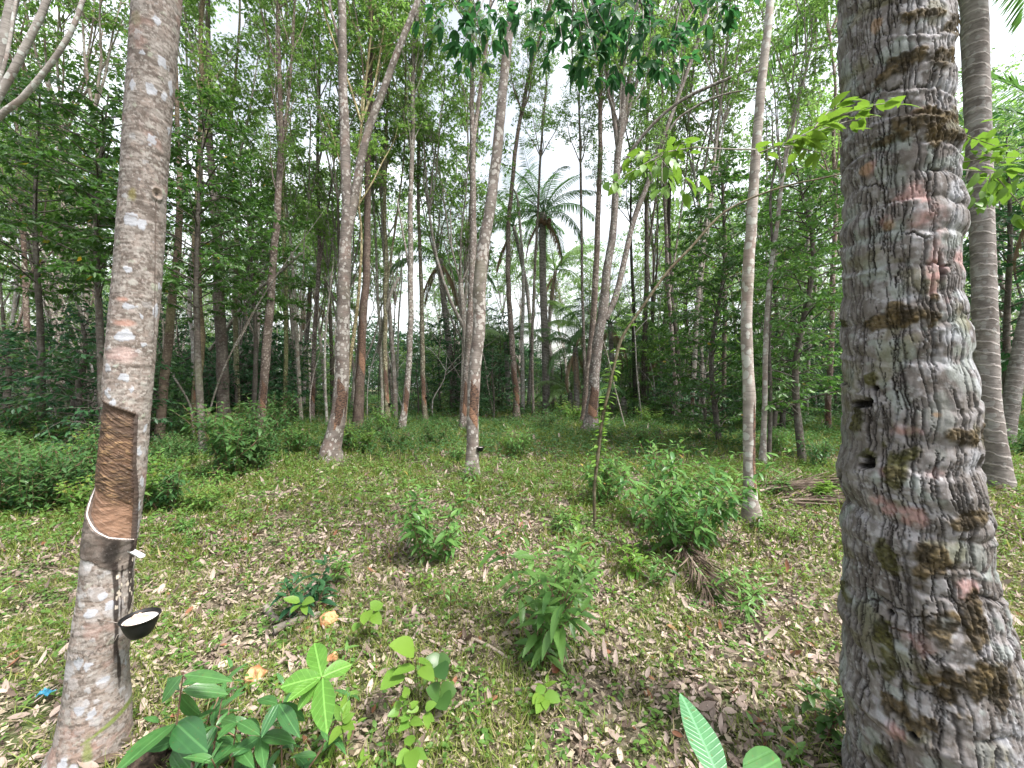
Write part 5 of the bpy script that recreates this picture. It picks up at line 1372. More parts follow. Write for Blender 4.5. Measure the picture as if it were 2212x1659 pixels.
weed_px('feathery weed under the slim scarred trunk', 1690, 1165, lance(513, .22, 10, .22, .05, .035, .35, .7, mat='lime_leaf'))
weed_px('lance-leaved weed beside the palm fibres below the broad bush', 1395, 1275, lance(514, .30, 4, .16, .09, .055, .3, .5))
weed_px('round-leaved weed in the sunny litter right of the two-tiered weed', 1380, 1250, lance(515, .30, 4, .14, .085, .05, .42, .3, mat='lime_leaf'))
weed_px('lone lime leaf standing on a thin stem left of the arching sapling', 1243, 1150, lance(516, .26, 1, .02, .15, .1, .45, .1, side=False, low=.85, mat='lime_leaf', tip=True))
weed_px('bright seedling beside the brown reeds right of the slim scarred trunk', 1770, 1085, lance(517, .26, 3, .12, .16, .06, .36, .4, low=.5, mat='lime_leaf'))
LW = [lance(520 + i, .62 + .08 * (i % 3), 10, .26, .12, .062, .36, .36, 2, mat='thicket_shade_leaf' if i % 2 else 'lance_leaf') for i in range(4)]
LT = [lance(530 + i, .95 + .1 * i, 13, .40, .14, .072, .36, .34, 2, mat='thicket_shade_leaf') for i in range(3)]
LD = [lance(540 + i, .75, 13, .40, .13, .07, .42, .48, 1, mat='herb') for i in range(2)]
weed_px('bluish weed patch behind the arching sapling', 1118, 985, LW[0], 1.0)
weed_px('lone weed clump between leaning cup tree and multi-stemmed tree', 1180, 930, LW[1], 1.1)
weed_px('weed clump standing right of the foot of the multi-stemmed tree', 1400, 975, LW[2], 1.0)
weed_px('weed clump midway between multi-stemmed tree and slim scarred trunk', 1500, 960, LW[3], .9)
weed_px('tall weed bush hiding the foot of the white-blotted brown trunk', 608, 935, LT[0], 1.35, name='leafy_bush', cat='bush')
weed_px('second tall weed bush left of the foot of the white-blotted brown trunk', 540, 950, LT[1], 1.05, name='leafy_bush', cat='bush')
weed_px('weed bush between nearest spotted trunk and forked rubber tree', 560, 1020, LT[2], .62, name='leafy_bush', cat='bush')
weed_px('low bright weed just right of the nearest spotted trunk', 440, 1110, LD[0], .5)
weed_px('dense weed thicket clump at the left edge beside the tapped trunk', 75, 1110, LT[1], .62, name='leafy_bush', cat='bush')
weed_px('weed clump low between the left edge and the tapping cut', 135, 1065, LT[2], .66, name='leafy_bush', cat='bush')
weed_px('weed clump cut by the left edge of the view', 10, 1040, LT[0], .75, name='leafy_bush', cat='bush')
weed_px('weed clump right behind the base of the nearest spotted trunk', 385, 1015, LT[0], .62, name='leafy_bush', cat='bush')
weed_px('slim upright weed left of the foot of the slim rubber tree', 832, 935, LW[2], 1.25)
weed_px('slim upright weed in front of the dark slender tree', 795, 945, LW[3], 1.0)
weed_px('weed at the left foot of the leaning cup tree', 990, 1000, LW[0], .6)
weed_px('sunlit weed left of the nearest coconut trunk at mid height', 1765, 1005, LW[1], .9)
wr_ = np.random.default_rng(41)
WG = {'left': 'green weed in the thicket left of the tapped spotted trunk', 'cleft': 'green weed between the spotted trunk and the forked rubber tree', 'mid': 'green weed among the trunks behind the forked rubber tree',
      'cright': 'green weed on the floor behind the arching sapling', 'right': 'green weed in the shade behind the slim scarred trunk'}
n_ = 0
while n_ < 175:
    d = 4.2 + 21 * wr_.random() ** 1.25; px = -60 + 2330 * wr_.random() ** 1.0
    if wr_.random() < .45: px = -40 + wr_.random() * 640; d = 4.2 + 9 * wr_.random()
    if 600 < px < 1750 and d < 8: continue
    x = (px - CX) / F * d; k = region(px)
    v = [LW[n_ % 4], LT[n_ % 3], LW[(n_ + 1) % 4], LD[n_ % 2]][n_ % 4]
    s = (.50 + .85 * wr_.random() ** 1.3) * (.85 if px > 600 else 1.0 if d > 6 else .75)
    weed(WG[k], x, d, v, s, WG[k].replace('green weed', 'green weeds'), rs=wr_); n_ += 1

SD = [lance(560, .16, 2, .06, .085, .05, .42, .5, 3, mat='lime_leaf', side=False), lance(561, .22, 3, .10, .09, .05, .34, .5, 3, side=False), lance(562, .10, 3, .08, .055, .035, .55, .7, 3, mat='lime_leaf', side=False), lance(563, .28, 3, .12, .10, .055, .32, .4, 3, side=True)]
n_ = 0
while n_ < 70:
    d = 2.3 + 5.2 * wr_.random(); px = 360 + 1420 * wr_.random(); x = (px - CX) / F * d
    k = 'beyond the bushy weed' if d > 4.2 else ('left of the two-tiered weed' if px < 1000 else 'right of the two-tiered weed')
    weed('small seedling sprouting from the litter ' + k, x, d, SD[n_ % 4], .7 + .6 * wr_.random(), 'small seedlings in the litter ' + k, name='seedling', cat='seedling', rs=wr_); n_ += 1


# ------------------------------------------------------------------ plants right before the camera, leaf by leaf
def leafy(name, label, cat, base, stems, lv, mat, Wp=(.05, .48, .82, .98, 1, .9, .68, .36, .05), stem_mat='stem_brown', n=11, sr=.003, droop=.16, fold=.22):
    """lv: (base px, base py, tip px, tip py, width px, base depth, tip depth); stems: lists of (px, py, depth)"""
    b = np.array([base[0], base[1], float(gh(base[0], base[1]))])
    root = thing(name, label, cat, b)
    sp = []
    for s in stems:
        P = np.array([pt(*q) for q in s])
        sp.append(tube(P - b, np.linspace(sr * 1.3, sr * .6, len(P)), 6, 0, .03))
    if sp: ob('stems', mk_mesh('stems', *merge(sp), M[stem_mat], None, True), root)
    for k, (x0, y0, x1, y1, w, d0, d1) in enumerate(lv):
        p0, p1 = pt(x0, y0, d0), pt(x1, y1, d1); L = np.linalg.norm(p1 - p0)
        W = 1.22 * w * (d0 + d1) / 2 / F / math.sqrt(1 + ((x0 - CX) / F) ** 2) ** .5
        up = nrm((np.array([0, -.55, 1.0]) + rng.normal(size=3) * .15)[None])
        l = leaves(p0[None] - b, (p1 - p0)[None], up, [L], [W], n, droop, fold, list(Wp), var=np.array([rng.random()]), extra=True)
        # bring the curved tip back to where it belongs
        ob('leaf', mk_mesh('leaf', l[0], l[1], M[mat], l[2], True), root)
    return root


leafy('lance_leaved_plant', 'big glossy lance-leaved plant rising at the foot of the nearest spotted trunk', 'plant', (-1.22, 1.44), [[(375, 1700, 1.44), (378, 1600, 1.42), (390, 1500, 1.40), (396, 1452, 1.38)]],
      [(397, 1458, 493, 1463, 24, 1.38, 1.34), (395, 1458, 340, 1520, 30, 1.38, 1.34), (393, 1490, 497, 1492, 30, 1.39, 1.45), (392, 1482, 452, 1452, 22, 1.40, 1.48), (388, 1500, 420, 1548, 26, 1.40, 1.50), (388, 1490, 352, 1462, 18, 1.40, 1.46),
       (380, 1562, 244, 1655, 46, 1.42, 1.22), (380, 1562, 434, 1614, 54, 1.42, 1.30), (378, 1600, 318, 1618, 26, 1.42, 1.36), (378, 1590, 470, 1575, 34, 1.42, 1.52), (377, 1612, 402, 1656, 34, 1.42, 1.34), (377, 1610, 350, 1570, 26, 1.42, 1.52)], 'fore_leaf')
leafy('lance_leaved_plant', 'glossy lance-leaved plant with upright blades between spotted trunk and star seedling', 'plant', (-.92, 1.40), [[(560, 1700, 1.40), (562, 1600, 1.38), (600, 1522, 1.36)], [(500, 1705, 1.38), (505, 1610, 1.36), (512, 1560, 1.35)]],
      [(602, 1520, 562, 1590, 24, 1.36, 1.28), (603, 1521, 642, 1585, 27, 1.36, 1.26), (602, 1520, 672, 1553, 22, 1.36, 1.44), (600, 1521, 552, 1500, 20, 1.36, 1.42), (562, 1588, 630, 1592, 26, 1.38, 1.30), (562, 1590, 570, 1656, 24, 1.38, 1.28),
       (561, 1592, 502, 1628, 26, 1.38, 1.30), (563, 1585, 520, 1548, 22, 1.38, 1.46), (512, 1560, 560, 1580, 22, 1.35, 1.30), (512, 1560, 470, 1590, 24, 1.35, 1.28), (510, 1562, 472, 1545, 20, 1.35, 1.42), (506, 1605, 545, 1650, 24, 1.36, 1.28), (506, 1608, 458, 1648, 26, 1.36, 1.28)], 'fore_leaf')
leafy('star_seedling', 'pale green seedling with four broad veined leaves spread like a star', 'seedling', (-.74, 1.52), [[(697, 1585, 1.52), (693, 1510, 1.45), (695, 1462, 1.40)]],
      [(695, 1462, 676, 1380, 37, 1.40, 1.52), (696, 1462, 760, 1430, 32, 1.40, 1.46), (693, 1463, 605, 1477, 42, 1.40, 1.36), (697, 1464, 699, 1570, 44, 1.40, 1.22), (693, 1465, 622, 1505, 24, 1.40, 1.30), (692, 1466, 640, 1530, 26, 1.41, 1.33)], 'star_leaf', (.25, .62, .92, 1, .7, .15), 'stem_green', 8)
leafy('round_leaved_seedling', 'light green seedling with rounded heart-like leaves beside the litter gap', 'seedling', (-.40, 1.82), [[(905, 1530, 1.80), (902, 1470, 1.72), (890, 1415, 1.68)], [(905, 1530, 1.80), (896, 1460, 1.66)], [(905, 1530, 1.8), (880, 1470, 1.66)], [(905, 1530, 1.8), (930, 1450, 1.7)]],
      [(896, 1404, 848, 1388, 38, 1.68, 1.60), (896, 1440, 850, 1450, 22, 1.66, 1.58), (868, 1452, 826, 1480, 34, 1.66, 1.54), (905, 1432, 938, 1428, 24, 1.68, 1.74), (910, 1440, 935, 1465, 26, 1.68, 1.60)], 'lime_leaf', (.55, .95, 1, .85, .55, .15), 'stem_green', 6, .0022)
leafy('clover_like_plant', 'dark dull green crinkled three-lobed plant right of the rounded seedling', 'plant', (-.25, 1.80), [[(950, 1560, 1.78), (950, 1505, 1.70)], [(945, 1540, 1.78), (945, 1440, 1.74)]],
      [(950, 1500, 925, 1488, 30, 1.7, 1.66), (950, 1500, 985, 1490, 34, 1.7, 1.70), (952, 1502, 962, 1528, 36, 1.7, 1.62), (946, 1436, 920, 1420, 30, 1.74, 1.74), (946, 1436, 972, 1425, 32, 1.74, 1.74), (946, 1436, 960, 1462, 32, 1.74, 1.66)], 'broad_leaf', (.6, 1, 1, .9, .6, .2), 'stem_green', 6, .002)
leafy('sprig_plant', 'small bright sprig with clustered oval leaves below the rounded seedling', 'plant', (-.33, 1.58), [[(890, 1640, 1.56), (890, 1550, 1.48), (880, 1500, 1.46)], [(892, 1600, 1.55), (920, 1540, 1.5)], [(890, 1590, 1.54), (862, 1535, 1.48)]],
      [(880, 1508, 874, 1482, 15, 1.46, 1.50), (884, 1530, 904, 1512, 14, 1.47, 1.5), (918, 1530, 942, 1518, 17, 1.5, 1.5), (905, 1528, 880, 1536, 13, 1.49, 1.46), (864, 1532, 853, 1515, 17, 1.48, 1.5), (862, 1536, 838, 1545, 14, 1.48, 1.45), (886, 1555, 912, 1562, 15, 1.48, 1.44), (886, 1560, 862, 1575, 15, 1.48, 1.42),
       (915, 1545, 936, 1555, 16, 1.5, 1.46), (884, 1545, 868, 1556, 14, 1.48, 1.44), (920, 1540, 925, 1570, 15, 1.5, 1.44), (876, 1512, 862, 1500, 13, 1.46, 1.5)], 'lime_leaf', (.5, .95, 1, .9, .55, .15), 'stem_green', 5, .002)
leafy('oval_leaved_seedling', 'seedling with three plain oval leaves near the bottom edge', 'seedling', (-.34, 1.42), [[(890, 1690, 1.42), (888, 1640, 1.38), (886, 1618, 1.36)]],
      [(886, 1612, 884, 1582, 20, 1.36, 1.42), (888, 1620, 890, 1662, 28, 1.36, 1.26), (884, 1620, 858, 1648, 20, 1.36, 1.30), (890, 1620, 920, 1636, 16, 1.36, 1.32)], 'lime_leaf', (.5, .9, 1, .95, .6, .15), 'stem_green', 6, .002)
leafy('mango_seedling', 'single long pale veined leaf pointing up at the bottom edge of the view', 'seedling', (.38, .92), [[(1600, 2100, .92), (1590, 1800, .84), (1565, 1700, .78), (1548, 1668, .76)]], [(1556, 1690, 1473, 1487, 62, .76, .92), (1560, 1700, 1650, 1760, 40, .77, .7)], 'mango_leaf', (.35, .8, 1, .95, .75, .45, .1), 'stem_green', 12, .0035, .10, .16)
leafy('broad_seedling', 'large dark rounded leaf cut off by the bottom edge beside the pale veined leaf', 'seedling', (.55, .86), [[(1660, 2080, .86), (1640, 1800, .8), (1612, 1690, .76)]], [(1605, 1680, 1702, 1634, 60, .76, .82), (1608, 1690, 1570, 1790, 50, .76, .66)], 'fore_leaf', (.4, .85, 1, .95, .7, .15), 'stem_green', 8, .0035)
leafy('upright_sprout', 'narrow sprout with pale new blades right of the star seedling', 'seedling', (-.64, 1.50), [[(745, 1620, 1.50), (740, 1575, 1.46), (738, 1540, 1.44)]],
      [(739, 1558, 722, 1520, 16, 1.45, 1.48), (740, 1555, 755, 1510, 18, 1.45, 1.5), (740, 1560, 765, 1540, 16, 1.45, 1.46), (741, 1566, 708, 1605, 22, 1.46, 1.40), (741, 1562, 763, 1572, 18, 1.46, 1.42), (740, 1550, 745, 1490, 14, 1.45, 1.54)], 'lime_leaf', (.3, .8, 1, .85, .5, .1), 'stem_green', 5, .002)
leafy('round_leaved_seedling', 'pair of lime round leaves at the foot of the dark drooping weed', 'seedling', (-1.07, 2.0), [[(640, 1350, 2.30), (650, 1310, 2.2)]],
      [(648, 1300, 614, 1290, 16, 2.2, 2.16), (654, 1300, 676, 1296, 18, 2.2, 2.16), (648, 1306, 628, 1318, 14, 2.2, 2.1), (655, 1308, 660, 1322, 12, 2.2, 2.1)], 'lime_leaf', (.5, .9, 1, .95, .6, .15), 'stem_green', 5, .002)
leafy('round_leaved_seedling', 'pair of lime round leaves right of the orange coconut husk', 'seedling', (-.8, 2.1), [[(790, 1375, 2.25), (795, 1330, 2.15)], [(790, 1375, 2.25), (775, 1345, 2.15)]],
      [(800, 1316, 828, 1300, 26, 2.15, 2.2), (798, 1318, 784, 1345, 24, 2.15, 2.05), (802, 1325, 822, 1345, 20, 2.15, 2.08), (776, 1345, 762, 1362, 16, 2.15, 2.1)], 'lime_leaf', (.5, .95, 1, .95, .6, .15), 'stem_green', 5, .002)
leafy('star_seedling', 'small star of light green leaves right of the red-brown leaf', 'seedling', (.10, 1.85), [[(1175, 1560, 1.80), (1174, 1500, 1.7)]],
      [(1174, 1500, 1160, 1478, 20, 1.7, 1.74), (1176, 1500, 1210, 1512, 22, 1.7, 1.66), (1172, 1502, 1152, 1515, 20, 1.7, 1.64), (1176, 1504, 1180, 1528, 18, 1.7, 1.62), (1173, 1504, 1162, 1535, 20, 1.7, 1.6)], 'lime_leaf', (.4, .9, 1, .95, .6, .15), 'stem_green', 5, .002)

weed_px('crowded glossy lance-leaved plant filling the bottom edge between the two lance-leaved plants', 450, 1700, lance(601, .34, 6, .14, .115, .05, .30, .6, 6, mat='fore_leaf', side=False), name='lance_leaved_plant', cat='plant')
weed_px('low glossy lance-leaved plant at the bottom edge left of the star seedling', 610, 1715, lance(602, .30, 6, .14, .105, .05, .30, .7, 6, mat='fore_leaf', side=False), name='lance_leaved_plant', cat='plant')
weed_px('tuft of dark lance leaves behind the upright glossy plant by the spotted trunk', 400, 1640, lance(603, .32, 3, .08, .12, .05, .30, .5, 6, mat='fore_leaf', side=False), name='lance_leaved_plant', cat='plant')
weed_px('lime sprouts at the bottom edge below the upright sprout', 720, 1690, lance(604, .12, 5, .14, .07, .045, .45, .7, 5, mat='lime_leaf', side=False), name='seedling', cat='seedling')
weed_px('small lime herb between rounded seedling and three-oval-leaved seedling', 830, 1600, lance(605, .11, 4, .10, .055, .04, .55, .6, 5, mat='lime_leaf', side=False), name='seedling', cat='seedling')
weed_px('light weed left of the dark round-leaved weed by the nearest coconut palm', 1690, 1640, lance(606, .14, 4, .10, .08, .045, .36, .6, 5, side=False))
weed_px('lime herb under the dark bluish two-tiered weed', 1060, 1560, lance(607, .10, 4, .12, .05, .04, .5, .7, 4, mat='lime_leaf', side=False), name='seedling', cat='seedling')
weed_px('bright creeping herb at the foot of the bushy weed', 905, 1265, lance(608, .14, 5, .16, .07, .045, .45, .7, 4, mat='lime_leaf', side=False))
weed_px('yellow green herb patch right of the slim scarred trunk foot', 1700, 1260, lance(609, .16, 8, .26, .07, .05, .45, .8, 3, mat='lime_leaf', side=False))
weed_px('lime weed in the grass between bushy weed and nearest spotted trunk', 640, 1210, lance(610, .18, 5, .2, .085, .05, .42, .7, 3, mat='lime_leaf', side=False))
weed_px('second lime weed in the grass nearer the nearest spotted trunk', 430, 1215, lance(611, .18, 6, .2, .085, .05, .42, .7, 3, mat='lime_leaf', side=False))
# ------------------------------------------------------------------ litter one could pick up
def stick(label, pts, r, mat='dead_stick', name='fallen_twig', cat='twig'):
    P = np.array([[(x - CX) / F * gd(y), gd(y), 0] for x, y in pts]); P[:, 2] = gh(P[:, 0], P[:, 1]) + r * .8 + np.array([.004 + .01 * rng.random() for _ in pts])
    V, T = tube(P, np.linspace(r, r * .55, len(P)), 7, .15, .06, rng.integers(99))
    return thing(name, label, cat, me=mk_mesh(name, V, T, M[mat], None, True))


stick('long pale twig lying across the litter in front of the broad bush', [(1218, 1448), (1300, 1440), (1400, 1425), (1482, 1408), (1570, 1378), (1640, 1350)], .008)
stick('short pale twig crossing the long twig', [(1380, 1460), (1395, 1440), (1412, 1412)], .004)
stick('broken pale stick in the foreground litter right of the red-brown leaf', [(1372, 1602), (1400, 1572), (1432, 1545)], .009)
stick('thin pale twig left of the round-leaved seedlings', [(798, 1248), (850, 1275), (918, 1290)], .005)
stick('short bent twig above the two-tiered weed', [(908, 1246), (935, 1268), (953, 1285)], .004)
stick('grey lichened branch lying behind the rounded seedling', [(952, 1384), (990, 1390), (1030, 1400), (1075, 1425), (1100, 1440)], .014, 'dead_stick', 'fallen_branch', 'branch')
stick('white mottled stick by the foot of the nearest spotted trunk', [(284, 1400), (310, 1435), (338, 1475)], .010)
stick('straight twig lying left behind the bushy weed', [(640, 1163), (740, 1170), (860, 1180)], .006)
stick('pale twig left of the nearest spotted trunk', [(10, 1322), (90, 1316), (160, 1312)], .006)
stick('bare twig on the grass beyond the nearest spotted trunk', [(335, 1095), (360, 1112), (385, 1130)], .008)
stick('thin bare branch fallen before the forked rubber tree', [(690, 1135), (760, 1130), (850, 1126)], .008)
stick('dark bent branch lying right of the slim scarred trunk', [(1662, 1128), (1700, 1150), (1770, 1172)], .020, 'log_grey', 'fallen_branch', 'branch')
stick('dark rotten log under the multi-stemmed tree clearing', [(860, 980), (905, 972), (950, 965)], .035, 'log_grey', 'fallen_log', 'log')
stick('fallen log pale along the far edge of the clearing', [(560, 905), (640, 893), (720, 885)], .05, 'dead_stick', 'fallen_log', 'log')
for i, (pp, lab) in enumerate([([(590, 1372), (640, 1352), (690, 1340)], 'half-buried grey log beside the orange coconut husk'), ([(575, 1318), (600, 1350)], 'grey stub of wood left of the half-buried log')]):
    stick(lab, pp, .026, 'log_grey', 'fallen_log', 'log')


def husk(label, px, py, r, seed):
    g = np.random.default_rng(seed)
    d = gd(py + 14); a, b = np.meshgrid(np.linspace(.0, np.pi, 26), np.arange(36) / 36 * 2 * np.pi, indexing='ij')
    q = np.stack([np.sin(a) * np.cos(b), np.sin(a) * np.sin(b), np.cos(a)], -1)
    n = fbm(q * 2.2 + seed, 4, seed)
    rr = r * (.80 + .5 * (n - .5) + .09 * np.sin(b * 3 + q[..., 2] * 4 + seed) * np.sin(a) - .50 * sstep(q @ nrm(np.array([[.3, -.5, .8]]))[0], .72, .97))
    P = q * rr[..., None] * [1, 1, .72]
    x = (px - CX) / F * d
    o = thing('coconut_husk', label, 'coconut husk', (x, d, float(gh(x, d)) + r * .62), me=mk_mesh('coconut_husk', P.reshape(-1, 3), grid_tris(26, 36), M['husk'], None, True), rz=g.random() * 6)


husk('orange broken coconut husk beside the half-buried grey log', 711, 1345, .068, 3)
husk('cream broken coconut husk above the upright glossy blades', 551, 1466, .060, 4)
husk('small orange husk scrap behind the star seedling', 716, 1430, .042, 7)
husk('tiny brown nut shell right of the star seedling', 789, 1455, .016, 9)
g = np.random.default_rng(6); d = 1.50; x = (322 - CX) / F * d
a_, b_ = np.meshgrid(np.linspace(0, np.pi / 2 + .3, 22), np.arange(36) / 36 * 2 * np.pi, indexing='ij')
q_ = np.stack([np.sin(a_) * np.cos(b_), np.sin(a_) * np.sin(b_), np.cos(a_)], -1); n_ = fbm(q_ * 5, 4, 61)
thing('soil_heap', 'dark crumbly soil heap against the foot of the nearest spotted trunk', 'soil heap', (x, d, float(gh(x, d))), me=mk_mesh('soil_heap', (q_ * (.085 * (.6 + .9 * n_))[..., None] * [1, .8, 1.0]).reshape(-1, 3), grid_tris(22, 36), M['dark_soil'], None, True))
# single fallen leaves with their own colour
for lab, px, py, L, mat, dd in [('curled red-brown leaf in the foreground litter beside the long twig', 1203, 1470, .085, 'brown_leaf', (.5, .3, .5)), ('red fallen leaf left of the two-tiered weed', 1083, 1163, .10, 'brown_leaf', (.8, .3, .3)),
                                ('orange fallen leaf inside the two-tiered weed', 1105, 1357, .05, 'husk', (.6, .5, .3))]:
    d = gd(py + 10); x = (px - CX) / F * d
    l = leaves(np.array([[-L / 2 * dd[0], 0, .01]]), np.array([dd]), np.array([[0, -.6, 1.]]), [L], [L * .55], 6, .5, .6, [.3, .9, 1, .8, .4, .1], var=np.array([.5]))
    thing('fallen_leaf', lab, 'leaf', (x, d, float(gh(x, d)) + .02), me=mk_mesh('fallen_leaf', l[0], l[1], M[mat], l[2], True))
d = gd(1550); x = (100 - CX) / F * 1.82
g = np.random.default_rng(3); aa, bb = np.meshgrid(np.linspace(-1, 1, 16), np.linspace(-1, 1, 12), indexing='ij')
Pb = np.stack([aa * .030, bb * .020, .018 + .030 * fbm(np.stack([aa * 2.2, bb * 2.2, 0 * aa], -1), 3, 5)], -1)
thing('plastic_scrap', 'crumpled bright blue plastic scrap left of the foot of the nearest spotted trunk', 'litter', (x, 1.82, float(gh(x, 1.82)) + .02), me=mk_mesh('plastic_scrap', Pb.reshape(-1, 3), grid_tris(16, 12, False), M['blue_plastic'], None, True))


# dead palm fronds: fibrous brown midribs and leaflets on the ground
def dead_frond(label, pts, n, spread, L, seed, mat='dead_dark', lift=.03):
    g = np.random.default_rng(seed)
    P = np.array([[(x - CX) / F * gd(y), gd(y), 0] for x, y in pts]); P[:, 2] = gh(P[:, 0], P[:, 1])
    b = P[0].copy()
    root = thing('dead_palm_frond', label, 'palm frond', b)
    Q, _ = resample(P, np.ones(len(P)), .05); t = nrm(np.gradient(Q, axis=0))
    ob('midrib', mk_mesh('midrib', *tube(Q - b + [0, 0, lift], np.linspace(.016, .005, len(Q)), 6, .1), M['dead_stick'], None, True), root)
    k = g.integers(0, len(Q), n); sd = np.where(g.random(n) < .5, -1, 1)[:, None]
    sdv = np.stack([-t[k][:, 1], t[k][:, 0], 0 * k], -1) * sd
    pos = Q[k] - b + sdv * (g.random((n, 1)) * spread * .4) + np.stack([0 * k, 0 * k, lift * g.random(n) * 1.8 + .004], -1)
    dr = t[k] * 1.0 + sdv * (.10 + .40 * g.random((n, 1))) + g.normal(size=(n, 3)) * .07
    l = leaves(pos, dr, rdir(n, .2, 1), L * (.5 + .7 * g.random(n)), .012 if lift < .2 else .03, 3, .06, .3, [.6, 1, .9, .6, .2], var=g.random(n))
    ob('leaflets', mk_mesh('leaflets', l[0], l[1], M[mat], l[2]), root)


dead_frond('dark brown rotting palm frond emerging under the broad lance-leaved bush', [(1432, 1150), (1470, 1195), (1505, 1245), (1545, 1300)], 230, .13, .30, 1, lift=.07)
dead_frond('bundle of dry brown palm leaflets between slim scarred trunk and nearest coconut palm', [(1640, 1080), (1700, 1068), (1770, 1056), (1860, 1050)], 320, .36, .75, 2, lift=.09)
dead_frond('second dry palm frond lying in front of the brown bundle', [(1690, 1100), (1760, 1092), (1850, 1090)], 260, .30, .6, 3, lift=.06)
dead_frond('pale dead frond on the ground behind the tall palm at the right edge', [(2120, 1130), (2180, 1150), (2260, 1175)], 90, .2, .6, 4)
dead_frond('heap of old fronds under the tall dark fanned palm', [(1150, 890), (1200, 886), (1260, 884)], 160, 1.2, 1.6, 5, lift=.35)
dead_frond('heap of brown fronds at the foot of the crossing pair of stems', [(1400, 900), (1450, 896), (1500, 896)], 170, 1.0, 1.4, 6, lift=.35)

# ------------------------------------------------------------------ the thin arching sapling and the leafy twigs close by
sap = thing('arching_sapling', 'thin leaning sapling whose bare stem arches high to the right across the clearing', 'sapling', pt(1285, 1140, 4.0))
b = np.array(sap.location)
SP = [(1285, 1142), (1284, 1060), (1292, 980), (1302, 900), (1316, 840), (1330, 775), (1346, 725), (1390, 660), (1440, 590), (1492, 535), (1560, 462), (1630, 425), (1705, 400), (1780, 384), (1822, 374)]
P = np.array([pt(x, y, 4.0 - .02 * i) for i, (x, y) in enumerate(SP)])
ob('stem', mk_mesh('stem', *tube(P - b, np.interp(np.arange(15), [0, 2, 14], [.015, .019, .0065]), 8, .1, .06), M['bark_twig'], None, True), sap, color=(.50, .46, .34))
g = np.random.default_rng(8); pos, dr = [], []
Q, _ = resample(P, np.ones(15), .02)
for q in Q:
    if .55 < q[2] < 2.2 and g.random() < (.75 if q[2] < 1.75 else .45):
        for s in (-1, 1):
            pos.append(q - b + [s * .01, 0, 0]); dr.append([s * .8 + g.normal() * .3, g.normal() * .5, .1 + g.normal() * .25])
N = len(pos); l = leaves(np.array(pos), np.array(dr), nrm(np.array([0, -.4, 1.]) + g.normal(size=(N, 3)) * .2), .078 * (.7 + .6 * g.random(N)), .036, 2, .25, .2)
ob('foliage', mk_mesh('foliage', l[0], l[1], M['lime_leaf'], l[2]), sap)


def spray(g, path, n, Ll, wr=.5, jit=.05, hang=-.35, ns=3):
    P = np.array(path, float); k = g.random(n) * (len(P) - 1); i = np.minimum(k.astype(int), len(P) - 2); f = (k - i)[:, None]
    pos = P[i] * (1 - f) + P[i + 1] * f + g.normal(size=(n, 3)) * jit
    t = nrm(P[i + 1] - P[i]); s = np.cross(t, [0, 0, 1.]) * np.where(g.random(n) < .5, 1, -1)[:, None]
    dr = t * .6 + s * .9 + g.normal(size=(n, 3)) * .3 + [0, 0, hang]
    L = Ll * (.65 + .6 * g.random(n))
    return leaves(pos, dr, nrm(np.array([0, -.25, 1.]) + g.normal(size=(n, 3)) * .3), L, L * wr, ns, .25, .15, [.45, .9, 1, .9, .6, .1], var=g.random(n))


def leafy_twig(label, twigs, n, Ll, mat, wr=.5, jit=.04, r=.004, hang=-.35, name='leafy_twig', cat='twig', bark='bark_twig', ns=3, seed=5):
    g = np.random.default_rng(seed)
    root = thing(name, label, cat, twigs[0][0]); b = np.array(twigs[0][0])
    ob('twigs', mk_mesh('twigs', *merge([tube(np.array(t) - b, np.linspace(r, r * .4, len(t)), 6, .05) for t in twigs]), M[bark], None, True), root)
    l = cat_leaves([spray(g, np.array(t) - b, max(2, int(n * len(t) / sum(map(len, twigs)))), Ll, wr, jit, hang, ns) for t in twigs])
    ob('foliage', mk_mesh('foliage', l[0], l[1], M[mat], l[2]), root)


q = lambda x, y, d: pt(x, y, d)
leafy_twig('light green leafy spray hanging from the pale twig of the slim scarred trunk', [[q(1440, 330, 4.0), q(1400, 350, 3.9), q(1350, 378, 3.8), q(1300, 405, 3.7)], [q(1420, 335, 4.0), q(1450, 370, 3.85), q(1490, 395, 3.7), q(1515, 412, 3.65)], [q(1460, 325, 4.0), q(1470, 310, 4.1), q(1500, 308, 4.2)],
           [q(1430, 330, 4.0), q(1430, 390, 3.8), q(1452, 425, 3.7)], [q(1420, 335, 4.), q(1390, 330, 4.1), q(1355, 345, 4.2)]], 84, .150, 'lime_leaf', .5, .06, .004, -.35)
leafy_twig('bright leafy twig reaching in front of the nearest coconut trunk', [[q(1640, 330, 1.16), q(1720, 300, 1.12), q(1800, 255, 1.08), q(1880, 228, 1.05), q(1950, 218, 1.03)], [q(1720, 300, 1.12), q(1760, 285, 1.12), q(1830, 262, 1.12), q(1900, 250, 1.1)], [q(1690, 318, 1.14), q(1730, 320, 1.16), q(1770, 330, 1.18)], [q(1760, 275, 1.1), q(1790, 240, 1.14), q(1830, 225, 1.16)]],
           64, .050, 'lime_leaf', .5, .012, .0022, -.2, seed=6)
leafy_twig('bright green leafy twig between the two coconut palms', [[q(2070, 366, 2.0), q(2120, 370, 2.0), q(2180, 372, 2.0), q(2240, 385, 2.0)], [q(2080, 290, 2.1), q(2120, 305, 2.1), q(2180, 325, 2.1)], [q(2140, 375, 2.0), q(2130, 430, 2.0), q(2100, 455, 2.0)], [q(2150, 380, 2.0), q(2190, 425, 2.0), q(2220, 460, 2.0)], [q(2090, 370, 2.0), q(2080, 410, 2.0)], [q(2080, 350, 2.1), q(2140, 340, 2.1), q(2200, 340, 2.1)]],
           86, .085, 'lime_leaf', .52, .03, .003, -.15, seed=7)
